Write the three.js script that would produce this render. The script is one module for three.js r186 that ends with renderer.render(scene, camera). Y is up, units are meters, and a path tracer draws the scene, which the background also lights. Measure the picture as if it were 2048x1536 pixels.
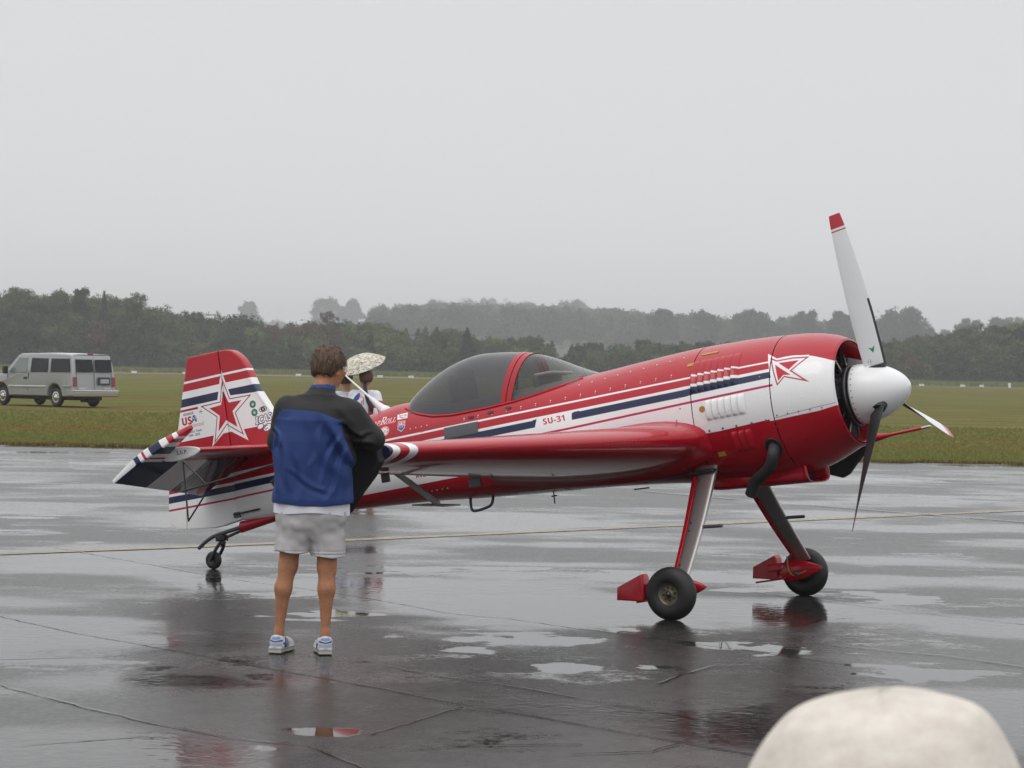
import * as THREE from 'three';
import { mergeGeometries, mergeVertices, toCreasedNormals } from 'three/addons/utils/BufferGeometryUtils.js';
import { RoundedBoxGeometry } from 'three/addons/geometries/RoundedBoxGeometry.js';

// ---------------------------------------------------------------- camera, sky, light, exposure
const scene = new THREE.Scene();
const camera = new THREE.PerspectiveCamera(18.316, 4 / 3, 0.1, 8000);
camera.position.set(0, 1.7086, 0);
camera.rotation.set(-0.00622, 0, 0.017003, 'XYZ');
camera.focus = 16.5; camera.userData.fStop = 13;
scene.add(camera);

// faint cloud structure
function skyCloud(u, v) { let a = 0; for (let k = 1; k < 6; k++) a += Math.sin(u * 6.2832 * k * 2 + k * k * 1.7 + 2 * Math.sin(v * 9 * k + k)) * Math.cos(v * 11 * k + k * 2.1 + Math.sin(u * 6.2832 * k)) / (k + 1); return a; }
{ // overcast rain sky: brighter towards the zenith, even all round
  const W = 256, H = 256, d = new Float32Array(W * H * 4);
  for (let j = 0; j < H; j++) for (let i = 0; i < W; i++) {
    const el = ((j + 0.5) / H - 0.5) * Math.PI, s = Math.max(0, Math.sin(el));
    const L = 0.83 - 0.225 * Math.min(1, s / 0.16) * Math.max(0, 1 - s) + 0.72 * s + 0.011 * skyCloud(i / W, j / H);
    const k = (j * W + i) * 4, below = el < 0 ? 0.8 : 1;
    d[k] = L * 0.99 * below; d[k + 1] = L * below; d[k + 2] = L * 1.018 * below; d[k + 3] = 1;
  }
  const t = new THREE.DataTexture(d, W, H, THREE.RGBAFormat, THREE.FloatType);
  t.mapping = THREE.EquirectangularReflectionMapping; t.magFilter = THREE.LinearFilter; t.needsUpdate = true;
  scene.background = t; scene.environment = t;
}
const sun = new THREE.DirectionalLight(0xfff6ea, 0.5);
sun.position.set(-30, 80, 25); sun.target.position.set(0, 0, -16); sun.castShadow = true;
sun.shadow.radius = 50; sun.shadow.mapSize.set(2048, 2048);
Object.assign(sun.shadow.camera, { left: -25, right: 25, top: 25, bottom: -25, near: 1, far: 200 });
scene.add(sun, sun.target);

const renderer = new THREE.WebGLRenderer({ antialias: true });
renderer.setSize(1024, 768);
renderer.toneMapping = THREE.LinearToneMapping; renderer.toneMappingExposure = 1;
renderer.shadowMap.enabled = true; renderer.shadowMap.type = THREE.PCFSoftShadowMap;
scene.fog = new THREE.FogExp2(0xd9dadb, 0.00043);

// ---------------------------------------------------------------- helpers
function rng(seed) { let a = seed >>> 0; return () => { a = (a + 0x6d2b79f5) | 0; let t = Math.imul(a ^ (a >>> 15), 1 | a); t = (t + Math.imul(t ^ (t >>> 7), 61 | t)) ^ t; return ((t ^ (t >>> 14)) >>> 0) / 4294967296; }; }
const hash = (x, y, s) => { let h = Math.imul(x | 0, 374761393) + Math.imul(y | 0, 668265263) + Math.imul(s | 0, 982451653); h = Math.imul(h ^ (h >>> 13), 1274126177); return ((h ^ (h >>> 16)) >>> 0) / 4294967296; };
const sm = (a, b, x) => { const t = Math.min(1, Math.max(0, (x - a) / (b - a))); return t * t * (3 - 2 * t); };
const lerp = (a, b, t) => a + (b - a) * t, clamp = (x, a, b) => Math.min(b, Math.max(a, x));
function vnoise(x, y, s, per = 0) { // value noise, optionally periodic
  const xi = Math.floor(x), yi = Math.floor(y), fx = x - xi, fy = y - yi, w = (v) => per ? ((v % per) + per) % per : v;
  const u = fx * fx * (3 - 2 * fx), v = fy * fy * (3 - 2 * fy);
  return lerp(lerp(hash(w(xi), w(yi), s), hash(w(xi + 1), w(yi), s), u), lerp(hash(w(xi), w(yi + 1), s), hash(w(xi + 1), w(yi + 1), s), u), v);
}
function fbm(x, y, s, o = 4, per = 0) { let a = 0, b = 0.5, n = 0; for (let i = 0; i < o; i++) { a += b * vnoise(x, y, s + i * 17, per); n += b; x *= 2; y *= 2; per *= 2; b *= 0.5; } return a / n; }
function dataTex(W, H, fn, { srgb = false, repeat = null, mirror = false } = {}) {
  const d = new Uint8Array(W * H * 4);
  for (let j = 0; j < H; j++) for (let i = 0; i < W; i++) { const c = fn(i / W, j / H), k = (j * W + i) * 4; d[k] = clamp(c[0], 0, 1) * 255; d[k + 1] = clamp(c[1], 0, 1) * 255; d[k + 2] = clamp(c[2], 0, 1) * 255; d[k + 3] = 255; }
  const t = new THREE.DataTexture(d, W, H); t.magFilter = THREE.LinearFilter; t.minFilter = THREE.LinearMipmapLinearFilter; t.generateMipmaps = true;
  if (srgb) t.colorSpace = THREE.SRGBColorSpace;
  t.wrapS = t.wrapT = mirror ? THREE.MirroredRepeatWrapping : THREE.RepeatWrapping;
  if (repeat) t.repeat.set(...repeat);
  t.needsUpdate = true; return t;
}
const used = new Map();
function numbered(n) { const k = used.get(n) ?? 0; used.set(n, k + 1); return k ? `${n}_${String(k).padStart(3, '0')}` : n; }
function M(name, geo, mat, parent, opt = {}) { // one named mesh under a parent
  const m = new THREE.Mesh(Array.isArray(geo) ? merge(geo) : geo, mat);
  m.name = parent === scene ? numbered(name) : name; m.castShadow = m.receiveShadow = true;
  if (opt.label) m.userData.label = opt.label;
  if (opt.category) m.userData.category = opt.category;
  if (opt.group) m.userData.group = opt.group;
  if (opt.kind) m.userData.kind = opt.kind;
  parent.add(m); return m;
}
function thing(name, label, category, pos = [0, 0, 0], turn = 0, group) {
  const o = new THREE.Group(); o.name = numbered(name); o.position.set(...pos); o.rotation.y = turn;
  o.userData = { label, category }; if (group) o.userData.group = group; scene.add(o); return o;
}
function merge(list) { // any mix of indexed / plain geometries with position, normal, uv
  return mergeGeometries(list.map((g) => { g = g.index ? g.toNonIndexed() : g; if (!g.attributes.normal) g.computeVertexNormals(); if (!g.attributes.uv) g.setAttribute('uv', new THREE.BufferAttribute(new Float32Array(g.attributes.position.count * 2), 2)); for (const k of Object.keys(g.attributes)) if (!['position', 'normal', 'uv'].includes(k)) g.deleteAttribute(k); return g; }));
}
const V = (x, y, z) => new THREE.Vector3(x, y, z);
const std = (rgb, rough = 0.6, o = {}) => new THREE.MeshStandardMaterial({ color: new THREE.Color().setRGB(...rgb), roughness: rough, ...o });
const phys = (rgb, rough, o = {}) => new THREE.MeshPhysicalMaterial({ color: new THREE.Color().setRGB(...rgb), roughness: rough, ...o });
function gridGeo(nu, nv, fn, closedU = false, uvfn = null) { // surface from fn(u,v) -> [x,y,z], u along columns
  const p = [], uv = [], ix = [];
  for (let j = 0; j <= nv; j++) for (let i = 0; i <= nu; i++) { const a = fn(i / nu, j / nv); p.push(...a); const t = uvfn ? uvfn(a, i / nu, j / nv) : [i / nu, j / nv]; uv.push(...t); }
  for (let j = 0; j < nv; j++) for (let i = 0; i < nu; i++) { const a = j * (nu + 1) + i, b = a + 1, c = a + nu + 1, d = c + 1; ix.push(a, b, d, a, d, c); }
  const g = new THREE.BufferGeometry(); g.setAttribute('position', new THREE.Float32BufferAttribute(p, 3)); g.setAttribute('uv', new THREE.Float32BufferAttribute(uv, 2)); g.setIndex(ix); g.computeVertexNormals();
  if (closedU) { const n = g.attributes.normal; for (let j = 0; j <= nv; j++) { const a = j * (nu + 1), b = a + nu; const v = V(n.getX(a) + n.getX(b), n.getY(a) + n.getY(b), n.getZ(a) + n.getZ(b)).normalize(); n.setXYZ(a, v.x, v.y, v.z); n.setXYZ(b, v.x, v.y, v.z); } }
  return g;
}
function tube(pts, r, seg = 24, rad = 8, cap = true) {
  const P = pts.map((p) => V(...p)), c = P.length === 2 ? new THREE.LineCurve3(P[0], P[1]) : new THREE.CatmullRomCurve3(P, false, 'centripetal');
  const N = P.length === 2 ? 1 : seg, g = [new THREE.TubeGeometry(c, N, 1, rad, false)];
  const R = (t) => typeof r === 'function' ? r(t) : r, pos = g[0].attributes.position;
  for (let j = 0; j <= N; j++) { const q = c.getPointAt(j / N), k = R(j / N); for (let i = 0; i <= rad; i++) { const n = j * (rad + 1) + i; pos.setXYZ(n, q.x + (pos.getX(n) - q.x) * k, q.y + (pos.getY(n) - q.y) * k, q.z + (pos.getZ(n) - q.z) * k); } }
  if (cap) for (const t of [0, 1]) { const s = new THREE.SphereGeometry(R(t), rad, 6); const q = c.getPointAt(t); s.translate(q.x, q.y, q.z); g.push(s); }
  return g.length > 1 ? merge(g) : g[0];
}
function box(w, h, d, x = 0, y = 0, z = 0, r = 0) { const g = r ? new RoundedBoxGeometry(w, h, d, 2, r) : new THREE.BoxGeometry(w, h, d); g.translate(x, y, z); return g; }
function cyl(r0, r1, h, seg, axis, x, y, z) { const g = new THREE.CylinderGeometry(r1, r0, h, seg); if (axis === 'x') g.rotateZ(-Math.PI / 2); if (axis === 'z') g.rotateX(Math.PI / 2); g.translate(x, y, z); return g; }

// ---------------------------------------------------------------- ground: turf field, wet apron, line, seams
const edgeZ = (x) => -47.72 + 0.0975 * x;
{
  const turfTex = dataTex(1024, 1024, (u, v) => { // 64 m of worn autumn turf
    const a = fbm(u * 10, v * 26, 3, 5, 10), b = fbm(u * 30, v * 120, 9, 3, 30), c = fbm(u * 6, v * 14, 21, 4, 6), e = hash(u * 1024, v * 1024, 5);
    const dry = sm(0.50, 0.66, a) * 0.85, straw = sm(0.55, 0.75, c);
    let r = lerp(0.395, 0.435, straw), g = lerp(0.408, 0.412, straw), bl = lerp(0.245, 0.27, straw);
    r = lerp(r, 0.435, dry * 0.7); g = lerp(g, 0.375, dry * 0.7); bl = lerp(bl, 0.245, dry * 0.8);
    const st = fbm(u * 4, v * 64, 33, 4, 4), k = (0.78 + 0.34 * b + 0.26 * (e - 0.5)) * (0.86 + 0.28 * st), br = sm(0.54, 0.66, fbm(u * 3, v * 40, 71, 4)); return [r * k * lerp(1, 1.0, br), g * k * lerp(1, 0.93, br), bl * k * lerp(1, 0.9, br)];
  }, { srgb: true });
  const turf = phys([1, 1, 1], 0.95, { map: turfTex, specularIntensity: 0 });
  const g = new THREE.BufferGeometry(), p = [], uv = [], ix = [], xs = [], zs = [];
  for (let i = -40; i <= 40; i++) xs.push(Math.sign(i) * Math.pow(Math.abs(i) / 40, 2) * 3000);
  for (let j = 0; j <= 90; j++) zs.push(60 - Math.pow(j / 90, 2.2) * 3600);
  const hill = (x, z) => { const d = -z; // rolling rise beyond the wood
    return sm(600, 2100, d) * (18 + 14 * Math.exp(-(((x + 5) / 190) ** 2)) + 4 * Math.sin(x * 0.007 + 2)); };
  for (const z of zs) for (const x of xs) { p.push(x, -0.012, z); uv.push(x / 64, z / 64); }
  const n = xs.length; for (let j = 0; j < zs.length - 1; j++) for (let i = 0; i < n - 1; i++) { const a = j * n + i; ix.push(a, a + 1, a + n + 1, a, a + n + 1, a + n); }
  g.setAttribute('position', new THREE.Float32BufferAttribute(p, 3)); g.setAttribute('uv', new THREE.Float32BufferAttribute(uv, 2)); g.setIndex(ix); g.computeVertexNormals();
  M('ground', g, turf, scene, { kind: 'structure' });
  const q = [], uw = [], iy = [], hx = 90, hz = 50; for (let j = 0; j <= hz; j++) for (let i = 0; i <= hx; i++) { const x = lerp(-1600, 1600, i / hx), z = lerp(-590, -3500, (j / hz) ** 1.3); q.push(x, -0.3 + hill(x, z) + 0.5, z); uw.push(x / 60, z / 60); }
  for (let j = 0; j < hz; j++) for (let i = 0; i < hx; i++) { const a = j * (hx + 1) + i; iy.push(a, a + 1, a + hx + 2, a, a + hx + 2, a + hx + 1); }
  const hg = new THREE.BufferGeometry(); hg.setAttribute('position', new THREE.Float32BufferAttribute(q, 3)); hg.setAttribute('uv', new THREE.Float32BufferAttribute(uw, 2)); hg.setIndex(iy); hg.computeVertexNormals();
  M('hills', hg, std([1, 1, 1], 1, { map: dataTex(256, 256, (u, v) => { const a = fbm(u * 12, v * 12, 5, 4, 12); return [0.16 + 0.14 * a, 0.19 + 0.15 * a, 0.13 + 0.09 * a]; }, { srgb: true }) }), scene, { kind: 'structure' });
  globalThis.hillAt = hill;
}
{ // wet asphalt apron: one sheet, 40 m mirrored wetness map plus fine aggregate relief
  const S = 40, X0 = -20, Z0 = -48; // map covers x -20..20, z -48..-8
  const pud = [[-0.05, -15.06, 0.6, 0.39], [-0.26, -14.49, 0.24, 0.18], [0.3, -13.62, 0.2, 0.18], [0.91, -13.75, 0.17, 0.16], [0.23, -17.66, 0.48, 0.54], [-0.2, -17.21, 0.29, 0.33], [0.75, -15.65, 0.13, 0.18], [1.69, -14.72, 0.22, 0.27], [-1.29, -16.33, 0.38, 0.26], [-0.86, -11.06, 0.17, 0.15], [-1.07, -10.6, 0.1, 0.1], [2.94, -18.33, 0.38, 0.5], [5.58, -39.1, 1.4, 0.8], [0.58, -16.91, 0.43, 0.28], [2.41, -13.73, 0.35, 0.32], [-1.7, -17.7, 0.3, 0.31], [1.27, -14.93, 0.19, 0.22]];
  const wet = (u, v) => { // 0 damp .. 1 standing water
    const x = X0 + u * S, z = Z0 + v * S;
    let w = sm(0.52, 0.60, fbm(x * 0.55 + 3, z * 0.8, 41, 5)) * 0.7 + sm(0.56, 0.61, fbm(x * 1.4 - z * 0.4, z * 2.4 + x * 0.5, 77, 5)) * 0.6;
    w *= 0.42 + 0.42 * sm(0.42, 0.60, fbm(x * 0.16, z * 0.16, 12, 3)); w += (fbm(x * 5, z * 7, 19, 4) - 0.5) * 0.5;
let nq = -1; for (const [a, b, c, d] of pud) { const h = Math.hypot((x - a) / c, (z - b) / d); if (h > 2.6) continue; if (nq < 0) nq = fbm(x * 4, z * 5, 8, 5); const q = h + (nq - 0.5) * 2.4; w = Math.max(w, sm(1.25, 0.55, q) + (q < 1.3 ? (fbm(x * 7, z * 9, 19, 4) - 0.5) * 0.5 : 0)); }
    return clamp(w, 0, 1);
  };
  const N = 2048, W = new Float32Array(N * N); for (let j = 0; j < N; j++) for (let i = 0; i < N; i++) W[j * N + i] = clamp(wet(i / N, j / N) + (hash(i, j, 77) - 0.5) * 0.30, 0, 1);
  const C = 512, coarse = (fn) => { const a = new Float32Array((C + 1) * (C + 1)); for (let j = 0; j <= C; j++) for (let i = 0; i <= C; i++) a[j * (C + 1) + i] = fn(i / C, j / C); return (u, v) => { const x = u * C, y = v * C, i = Math.floor(x), j = Math.floor(y), f = x - i, g = y - j, k = j * (C + 1) + i; return lerp(lerp(a[k], a[k + 1], f), lerp(a[k + C + 1], a[k + C + 2], f), g); }; };
  const big = coarse((u, v) => fbm(u * 14, v * 14, 57, 5)), patch2 = coarse((u, v) => fbm(u * 22, v * 34, 44, 5));
  const at = (u, v) => W[Math.min(N - 1, Math.round(v * N)) * N + Math.min(N - 1, Math.round(u * N))];
  const col = dataTex(N, N, (u, v) => { const g = vnoise(u * 500, v * 500, 31), b = big(u, v), e = hash(u * N, v * N, 3), w = sm(0.4, 0.8, at(u, v)); const k = lerp(0.235, 0.20, w) * (0.72 + 0.26 * g + 0.5 * (b - 0.5) + 0.30 * (e - 0.5)); return [k * 1.02, k, k * 0.975]; }, { srgb: true, mirror: true });
  const rough = dataTex(N, N, (u, v) => { const w = at(u, v), a = patch2(u, v), e = hash(u * N, v * N, 6); return [0, lerp(lerp(0.09, 0.31, sm(0.36, 0.62, a)) + 0.08 * (e - 0.5), 0.035, sm(0.38, 0.85, w)), 0]; }, { mirror: true });
  const bump = dataTex(N, N, (u, v) => { const w = at(u, v), a = hash(u * N, v * N, 8) * 0.5 + 0.5 * vnoise(u * 700, v * 700, 5); const k = lerp(0.25 + 0.75 * a, 0.62, sm(0.35, 0.7, w)); return [k, k, k]; }, { mirror: true });
  const mat = phys([1, 1, 1], 1, { map: col, roughnessMap: rough, bumpMap: bump, bumpScale: 0.0019, ior: 1.36 });
  const p = [], uv = [], ix = [], nx = 40, nz = 30, lo = -160, hi = 160;
  for (let j = 0; j <= nz; j++) for (let i = 0; i <= nx; i++) { const x = lerp(lo, hi, i / nx), z = lerp(40, edgeZ(x), j / nz); p.push(x, 0, z); uv.push((x - X0) / S, (z - Z0) / S); }
  for (let j = 0; j < nz; j++) for (let i = 0; i < nx; i++) { const a = j * (nx + 1) + i; ix.push(a, a + 1, a + nx + 2, a, a + nx + 2, a + nx + 1); }
  const g = new THREE.BufferGeometry(); g.setAttribute('position', new THREE.Float32BufferAttribute(p, 3)); g.setAttribute('uv', new THREE.Float32BufferAttribute(uv, 2)); g.setIndex(ix); g.computeVertexNormals();
  M('apron', g, mat, scene, { kind: 'structure' });

  const ribbon = (pts, w, y, jit, seed) => { // flat strip along a polyline
    const R = rng(seed), P = []; for (let i = 0; i < pts.length - 1; i++) { const [a, b] = [pts[i], pts[i + 1]], n = Math.max(2, Math.ceil(Math.hypot(b[0] - a[0], b[1] - a[1]) / 0.12)); for (let k = 0; k < n; k++) P.push([lerp(a[0], b[0], k / n) + (R() - 0.5) * jit, lerp(a[1], b[1], k / n) + (R() - 0.5) * jit]); } P.push(pts.at(-1));
    const q = [], t = [], id = []; let s = 0;
    P.forEach((c, i) => { const a = P[Math.max(0, i - 1)], b = P[Math.min(P.length - 1, i + 1)], dx = b[0] - a[0], dz = b[1] - a[1], l = Math.hypot(dx, dz) || 1, h = w * 0.5 * (jit ? 0.45 + R() * 1.0 : 1); if (i) s += Math.hypot(c[0] - P[i - 1][0], c[1] - P[i - 1][1]); q.push(c[0] - dz / l * h, y, c[1] + dx / l * h, c[0] + dz / l * h, y, c[1] - dx / l * h); t.push(0, s, 1, s); if (i) { const k = i * 2; id.push(k - 2, k - 1, k + 1, k - 2, k + 1, k); } });
    const g = new THREE.BufferGeometry(); g.setAttribute('position', new THREE.Float32BufferAttribute(q, 3)); g.setAttribute('uv', new THREE.Float32BufferAttribute(t, 2)); g.setIndex(id); g.computeVertexNormals();
    const nn = g.attributes.normal; for (let i = 0; i < nn.count; i++) if (nn.getY(i) < 0) { for (let m = 0; m < id.length; m += 3) [id[m + 1], id[m + 2]] = [id[m + 2], id[m + 1]]; g.setIndex(id); g.computeVertexNormals(); break; }
    return g;
  };
  const yel = dataTex(256, 512, (u, v) => { const a = fbm(u * 20, v * 60, 5, 4), w = sm(0.30, 0.55, a); return [lerp(0.25, 0.62, w), lerp(0.24, 0.53, w), lerp(0.23, 0.36, w)]; }, { srgb: true, repeat: [1, 0.2] });
  const line = std([1, 1, 1], 0.34, { map: yel });
  M('painted_line', ribbon([[-12, -14.6], [-6.5, -19.3], [-4.5, -21.02], [-2.8, -22.35], [-1.47, -23.5], [1.55, -26.22], [6.62, -30.68], [14, -37.2]], 0.20, 0.004, 0, 3), line, scene, { kind: 'structure' });
  const seams = { s1: [[-4.2, -21.9], [-2.94, -20.06], [-2.39, -19.2], [-1.41, -18.07], [-0.93, -17.45], [-0.41, -16.61], [0.03, -16.31], [0.3, -15.97], [0.73, -15.47], [1.5, -14.67], [2.02, -14.02]], s2: [[-4.2, -17.1], [-3.33, -15.83], [-2.73, -15.02], [-2.09, -14.3], [-1.63, -13.71], [-1.07, -13.11], [-0.49, -12.42], [-0.22, -12.08], [0.19, -11.64], [0.64, -11.14], [1.09, -10.65], [1.37, -10.37]], s3: [[-0.69, -13.58], [-0.28, -13.09], [-0.04, -12.89], [0.41, -12.36], [0.72, -12.0], [0.92, -11.76], [1.17, -11.43]], s4: [[-2.67, -12.53], [-2.1, -11.77], [-1.64, -11.24], [-1.29, -10.89], [-0.89, -10.69], [-0.59, -10.08]], c1: [[-2.14, -10.59], [-1.64, -10.93]], c2: [[-0.21, -12.03], [-0.43, -11.51], [-0.63, -11.04]], c3: [[-0.28, -10.74], [0.35, -10.84]], c4: [[0.29, -10.55], [0.65, -10.67], [0.8, -10.92]], c5: [[0.83, -13.02], [0.99, -13.43], [1.2, -13.84], [1.42, -13.91]], s5: [[1.89, -18.64], [2.14, -18.23], [2.59, -17.73], [2.98, -17.21], [3.59, -16.56], [4.6, -15.3]], s6: [[2.05, -14.99], [2.46, -14.65], [2.67, -14.53], [3.05, -14.04], [3.6, -13.3]], s7: [[1.85, -16.09], [2.01, -16.21], [2.21, -16.67], [2.44, -16.81]], s9: [[-2.91, -13.67], [-2.37, -13.84], [-2.04, -14.19]] };
  const tar = std([0.014, 0.014, 0.016], 0.14, {}); let k = 0;
  M('tar_seam', Object.values(seams).map((s) => ribbon(s, 0.015, 0.0045 + 0.0004 * k++, 0.02, 40 + k)), tar, scene, { kind: 'structure' });
  M('joint_seam', ribbon([[1.9, -33.9], [2.79, -32.45], [3.4, -31.66], [4.83, -29.75], [6.08, -28.13], [8.5, -24.9]], 0.05, 0.0105, 0.02, 9), std([0.16, 0.16, 0.155], 0.12), scene, { kind: 'structure' });  // joint painted pale, wet reflection along it put into the colour
}
{ // grass along the apron edge: blades nobody could count
  const blade = new THREE.BufferGeometry(), bp = [], R0 = rng(4);
  for (let i = 0; i < 7; i++) { const a = R0() * 6.28, x = (R0() - 0.5) * 0.7, z = (R0() - 0.5) * 0.7, h = 0.6 + R0() * 0.6, l = (R0() - 0.5) * 0.7, w = 0.10; bp.push(x - Math.cos(a) * w, 0, z - Math.sin(a) * w, x + Math.cos(a) * w, 0, z + Math.sin(a) * w, x + l, h, z + (R0() - 0.5) * 0.5); }
  blade.setAttribute('position', new THREE.Float32BufferAttribute(bp, 3)); blade.computeVertexNormals();
  const N = 90000, im = new THREE.InstancedMesh(blade, phys([1, 1, 1], 0.9, { side: THREE.DoubleSide, specularIntensity: 0 }), N), R = rng(77), d = new THREE.Object3D(), c = new THREE.Color();
  for (let i = 0; i < N; i++) {
    const near = i < 90000, t = near ? Math.pow(R(), 3.2) * 34 : Math.pow(R(), 2.2) * 70, zc = 48 + t, x = (R() - 0.5) * 2 * (zc * 0.235 + 3), z = edgeZ(x) + 0.34 * (fbm(x * 1.6, 0, 5, 4) - 0.5) * 4 * (near ? 1 : 0) - t;
    const s = (near ? 0.028 + 0.04 * R() + 0.02 * Math.exp(-t * 2) : 0.025 + 0.035 * R()) * (1 + t * 0.004);
    d.position.set(x, -0.012, z); d.rotation.y = R() * 6.28; d.scale.set(s * 1.5, s * (0.7 + 0.7 * R()), s * 1.5); d.updateMatrix(); im.setMatrixAt(i, d.matrix);
    const dry = sm(0.5, 0.66, fbm((x / 64) * 10, (z / 64) * 26, 3, 5, 10)), b = (0.74 + 0.52 * R()) * 1.30, e = Math.exp(-t * 3) * 0.8;
    c.setRGB(lerp(lerp(0.160, 0.195, dry), 0.18, e) * b, lerp(lerp(0.170, 0.155, dry), 0.145, e) * b, lerp(lerp(0.052, 0.060, dry), 0.06, e) * b); im.setColorAt(i, c);
  }
  im.name = numbered('grass'); im.userData.kind = 'stuff'; im.userData.label = 'low olive and straw coloured turf beyond the wet apron'; im.userData.category = 'grass'; im.receiveShadow = im.castShadow = true; scene.add(im);
  // tall weeds at the foot of the wood
  const K = 30000, iw = new THREE.InstancedMesh(blade, std([1, 1, 1], 0.9, { side: THREE.DoubleSide }), K);
  for (let i = 0; i < K; i++) { const z = -452 - R() * 26, x = (R() - 0.5) * 250, s = 0.4 + R() * 0.7; d.position.set(x, 0, z); d.rotation.y = R() * 6; d.scale.set(s, s * (0.7 + 0.5 * fbm(x * 0.1, z * 0.1, 3, 3)), s); d.updateMatrix(); iw.setMatrixAt(i, d.matrix); const b = 0.7 + 0.5 * R(); c.setRGB(0.17 * b, 0.19 * b, 0.05 * b); iw.setColorAt(i, c); }
  iw.name = numbered('tall_grass'); iw.userData = { kind: 'stuff', label: 'strip of tall yellow green grass at the foot of the wood', category: 'grass' }; scene.add(iw);
  // pale taxiway strip far across the field
  const g = new THREE.PlaneGeometry(130, 9); g.rotateX(-Math.PI / 2); g.translate(-62, 0.12, -362); M('taxiway', g, std([0.20, 0.20, 0.19], 0.3), scene, { kind: 'structure' });
}
// ---------------------------------------------------------------- woods beyond the field
const leafMat = phys([1, 1, 1], 0.85, { side: THREE.DoubleSide, specularIntensity: 0.25 });
const barkMat = std([0.06, 0.05, 0.04], 0.9);
const spray = (seed, n, thin) => { // a spray of small leaf faces inside a unit ball
  const R = rng(seed), p = [];
  for (let i = 0; i < n; i++) { const a = R() * 6.28, b = Math.acos(2 * R() - 1), r = Math.cbrt(R()) * 0.9, cx = r * Math.sin(b) * Math.cos(a), cy = r * Math.cos(b) * 0.8, cz = r * Math.sin(b) * Math.sin(a); for (let k = 0; k < 3; k++) p.push(cx + (R() - 0.5) * thin, cy + (R() - 0.5) * thin * 0.8, cz + (R() - 0.5) * thin); }
  const g = new THREE.BufferGeometry(); g.setAttribute('position', new THREE.Float32BufferAttribute(p, 3)); g.computeVertexNormals(); return g;
};
const sprayGeo = [spray(11, 9, 0.95), spray(12, 8, 1.15)];
function crown(kind, H, Wd, seed, count) { // clump places [x, y, z, size, tone]
  const R = rng(seed), out = [];
  if (kind === 'broad') {
    const lobes = [], n = 36, lean = (R() - 0.5) * 0.2; for (let i = 0; i < n; i++) { const a = R() * 6.28, y = 0.20 + 0.74 * Math.pow(R(), 0.8), env = Math.sqrt(Math.max(0.05, 1 - ((y - 0.50) / 0.50) ** 2)), r = Wd * 0.5 * env * (0.30 + 0.72 * R()), s = 0.09 + 0.11 * R() * R() + 0.05 * (1 - y); lobes.push([Math.cos(a) * r + lean * y * Wd, y * H * (0.94 + 0.1 * R()), Math.sin(a) * r, Wd * s * 1.15, Math.min(H, Wd) * s * 0.9]); }
    for (let i = 0; i < count; i++) { const l = lobes[Math.floor(R() * lobes.length)], a = R() * 6.28, b = Math.acos(2 * R() - 1), r = 0.55 + 0.45 * R() + (R() < 0.12 ? 0.5 * R() : 0); out.push([l[0] + l[3] * r * Math.sin(b) * Math.cos(a), l[1] + l[4] * r * Math.cos(b), l[2] + l[3] * r * Math.sin(b) * Math.sin(a), 0.55 + 0.6 * R(), 0.7 + 0.6 * R()]); }
  } else if (kind === 'conifer') {
    for (let i = 0; i < count; i++) { const t = Math.pow(R(), 0.75), y = lerp(1, 0.06, t), a = R() * 6.28, lay = Math.abs(((y * 8 + 0.25 * Math.sin(a * 3 + seed)) % 1) - 0.5) * 2, arm = 0.72 + 0.28 * Math.sin(a * 5 + Math.floor(y * 8) * 1.9), r = Wd * 0.5 * Math.pow(t, 0.72) * (0.45 + 0.55 * lay) * arm * (0.6 + 0.6 * R()); out.push([Math.cos(a) * r, y * H - 0.05 * r, Math.sin(a) * r, (0.45 + 0.5 * R()) * (0.5 + 0.6 * t), 0.7 + 0.5 * R()]); }
  } else { // loose, open crown with bare limbs showing
    const tips = []; for (let i = 0; i < 26; i++) { const a = R() * 6.28, y = 0.35 + 0.65 * R(), r = Wd * 0.5 * (0.25 + 0.75 * R()) * Math.sin(Math.PI * clamp(y * 0.85, 0.15, 0.9)); tips.push([Math.cos(a) * r, y * H, Math.sin(a) * r]); }
    for (let i = 0; i < count; i++) { const l = tips[Math.floor(R() * tips.length)], s = Wd * 0.09; out.push([l[0] + (R() - 0.5) * s * 2.4, l[1] + (R() - 0.5) * s * 2, l[2] + (R() - 0.5) * s * 2.4, 0.4 + 0.4 * R(), 0.75 + 0.5 * R()]); }
  }
  return out;
}
function crownMesh(name, lists, leaf, parent, extra) { // lists: [{pts, at, col}]
  const N = lists.reduce((s, l) => s + l.pts.length, 0), im = new THREE.InstancedMesh(sprayGeo[0], leafMat, N), d = new THREE.Object3D(), c = new THREE.Color(), R = rng(N + 5); let k = 0;
  for (const l of lists) for (const q of l.pts) { d.position.set(l.at[0] + q[0], l.at[1] + q[1], l.at[2] + q[2]); d.rotation.set(R() * 6, R() * 6, R() * 6); d.scale.setScalar(q[3] * leaf); d.updateMatrix(); im.setMatrixAt(k, d.matrix); c.setRGB(l.col[0] * q[4], l.col[1] * q[4], l.col[2] * q[4]); im.setColorAt(k++, c); }
  im.name = parent === scene ? numbered(name) : name; im.castShadow = im.receiveShadow = true; if (extra) im.userData = extra; parent.add(im); return im;
}
const GREEN = [0.085, 0.118, 0.052], DARK = [0.050, 0.072, 0.038], OLIVE = [0.110, 0.122, 0.052], LIGHT = [0.145, 0.175, 0.07], BROWN = [0.125, 0.090, 0.062], FAR = [0.050, 0.068, 0.034];
const yh = (px) => 738 + 0.017 * (px - 1024);
const placeX = (px, Z) => (px - 1024) / 4763 * Z, topH = (px, py, Z) => 1.7 + (yh(px) - py) / 4763 * Z;
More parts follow.
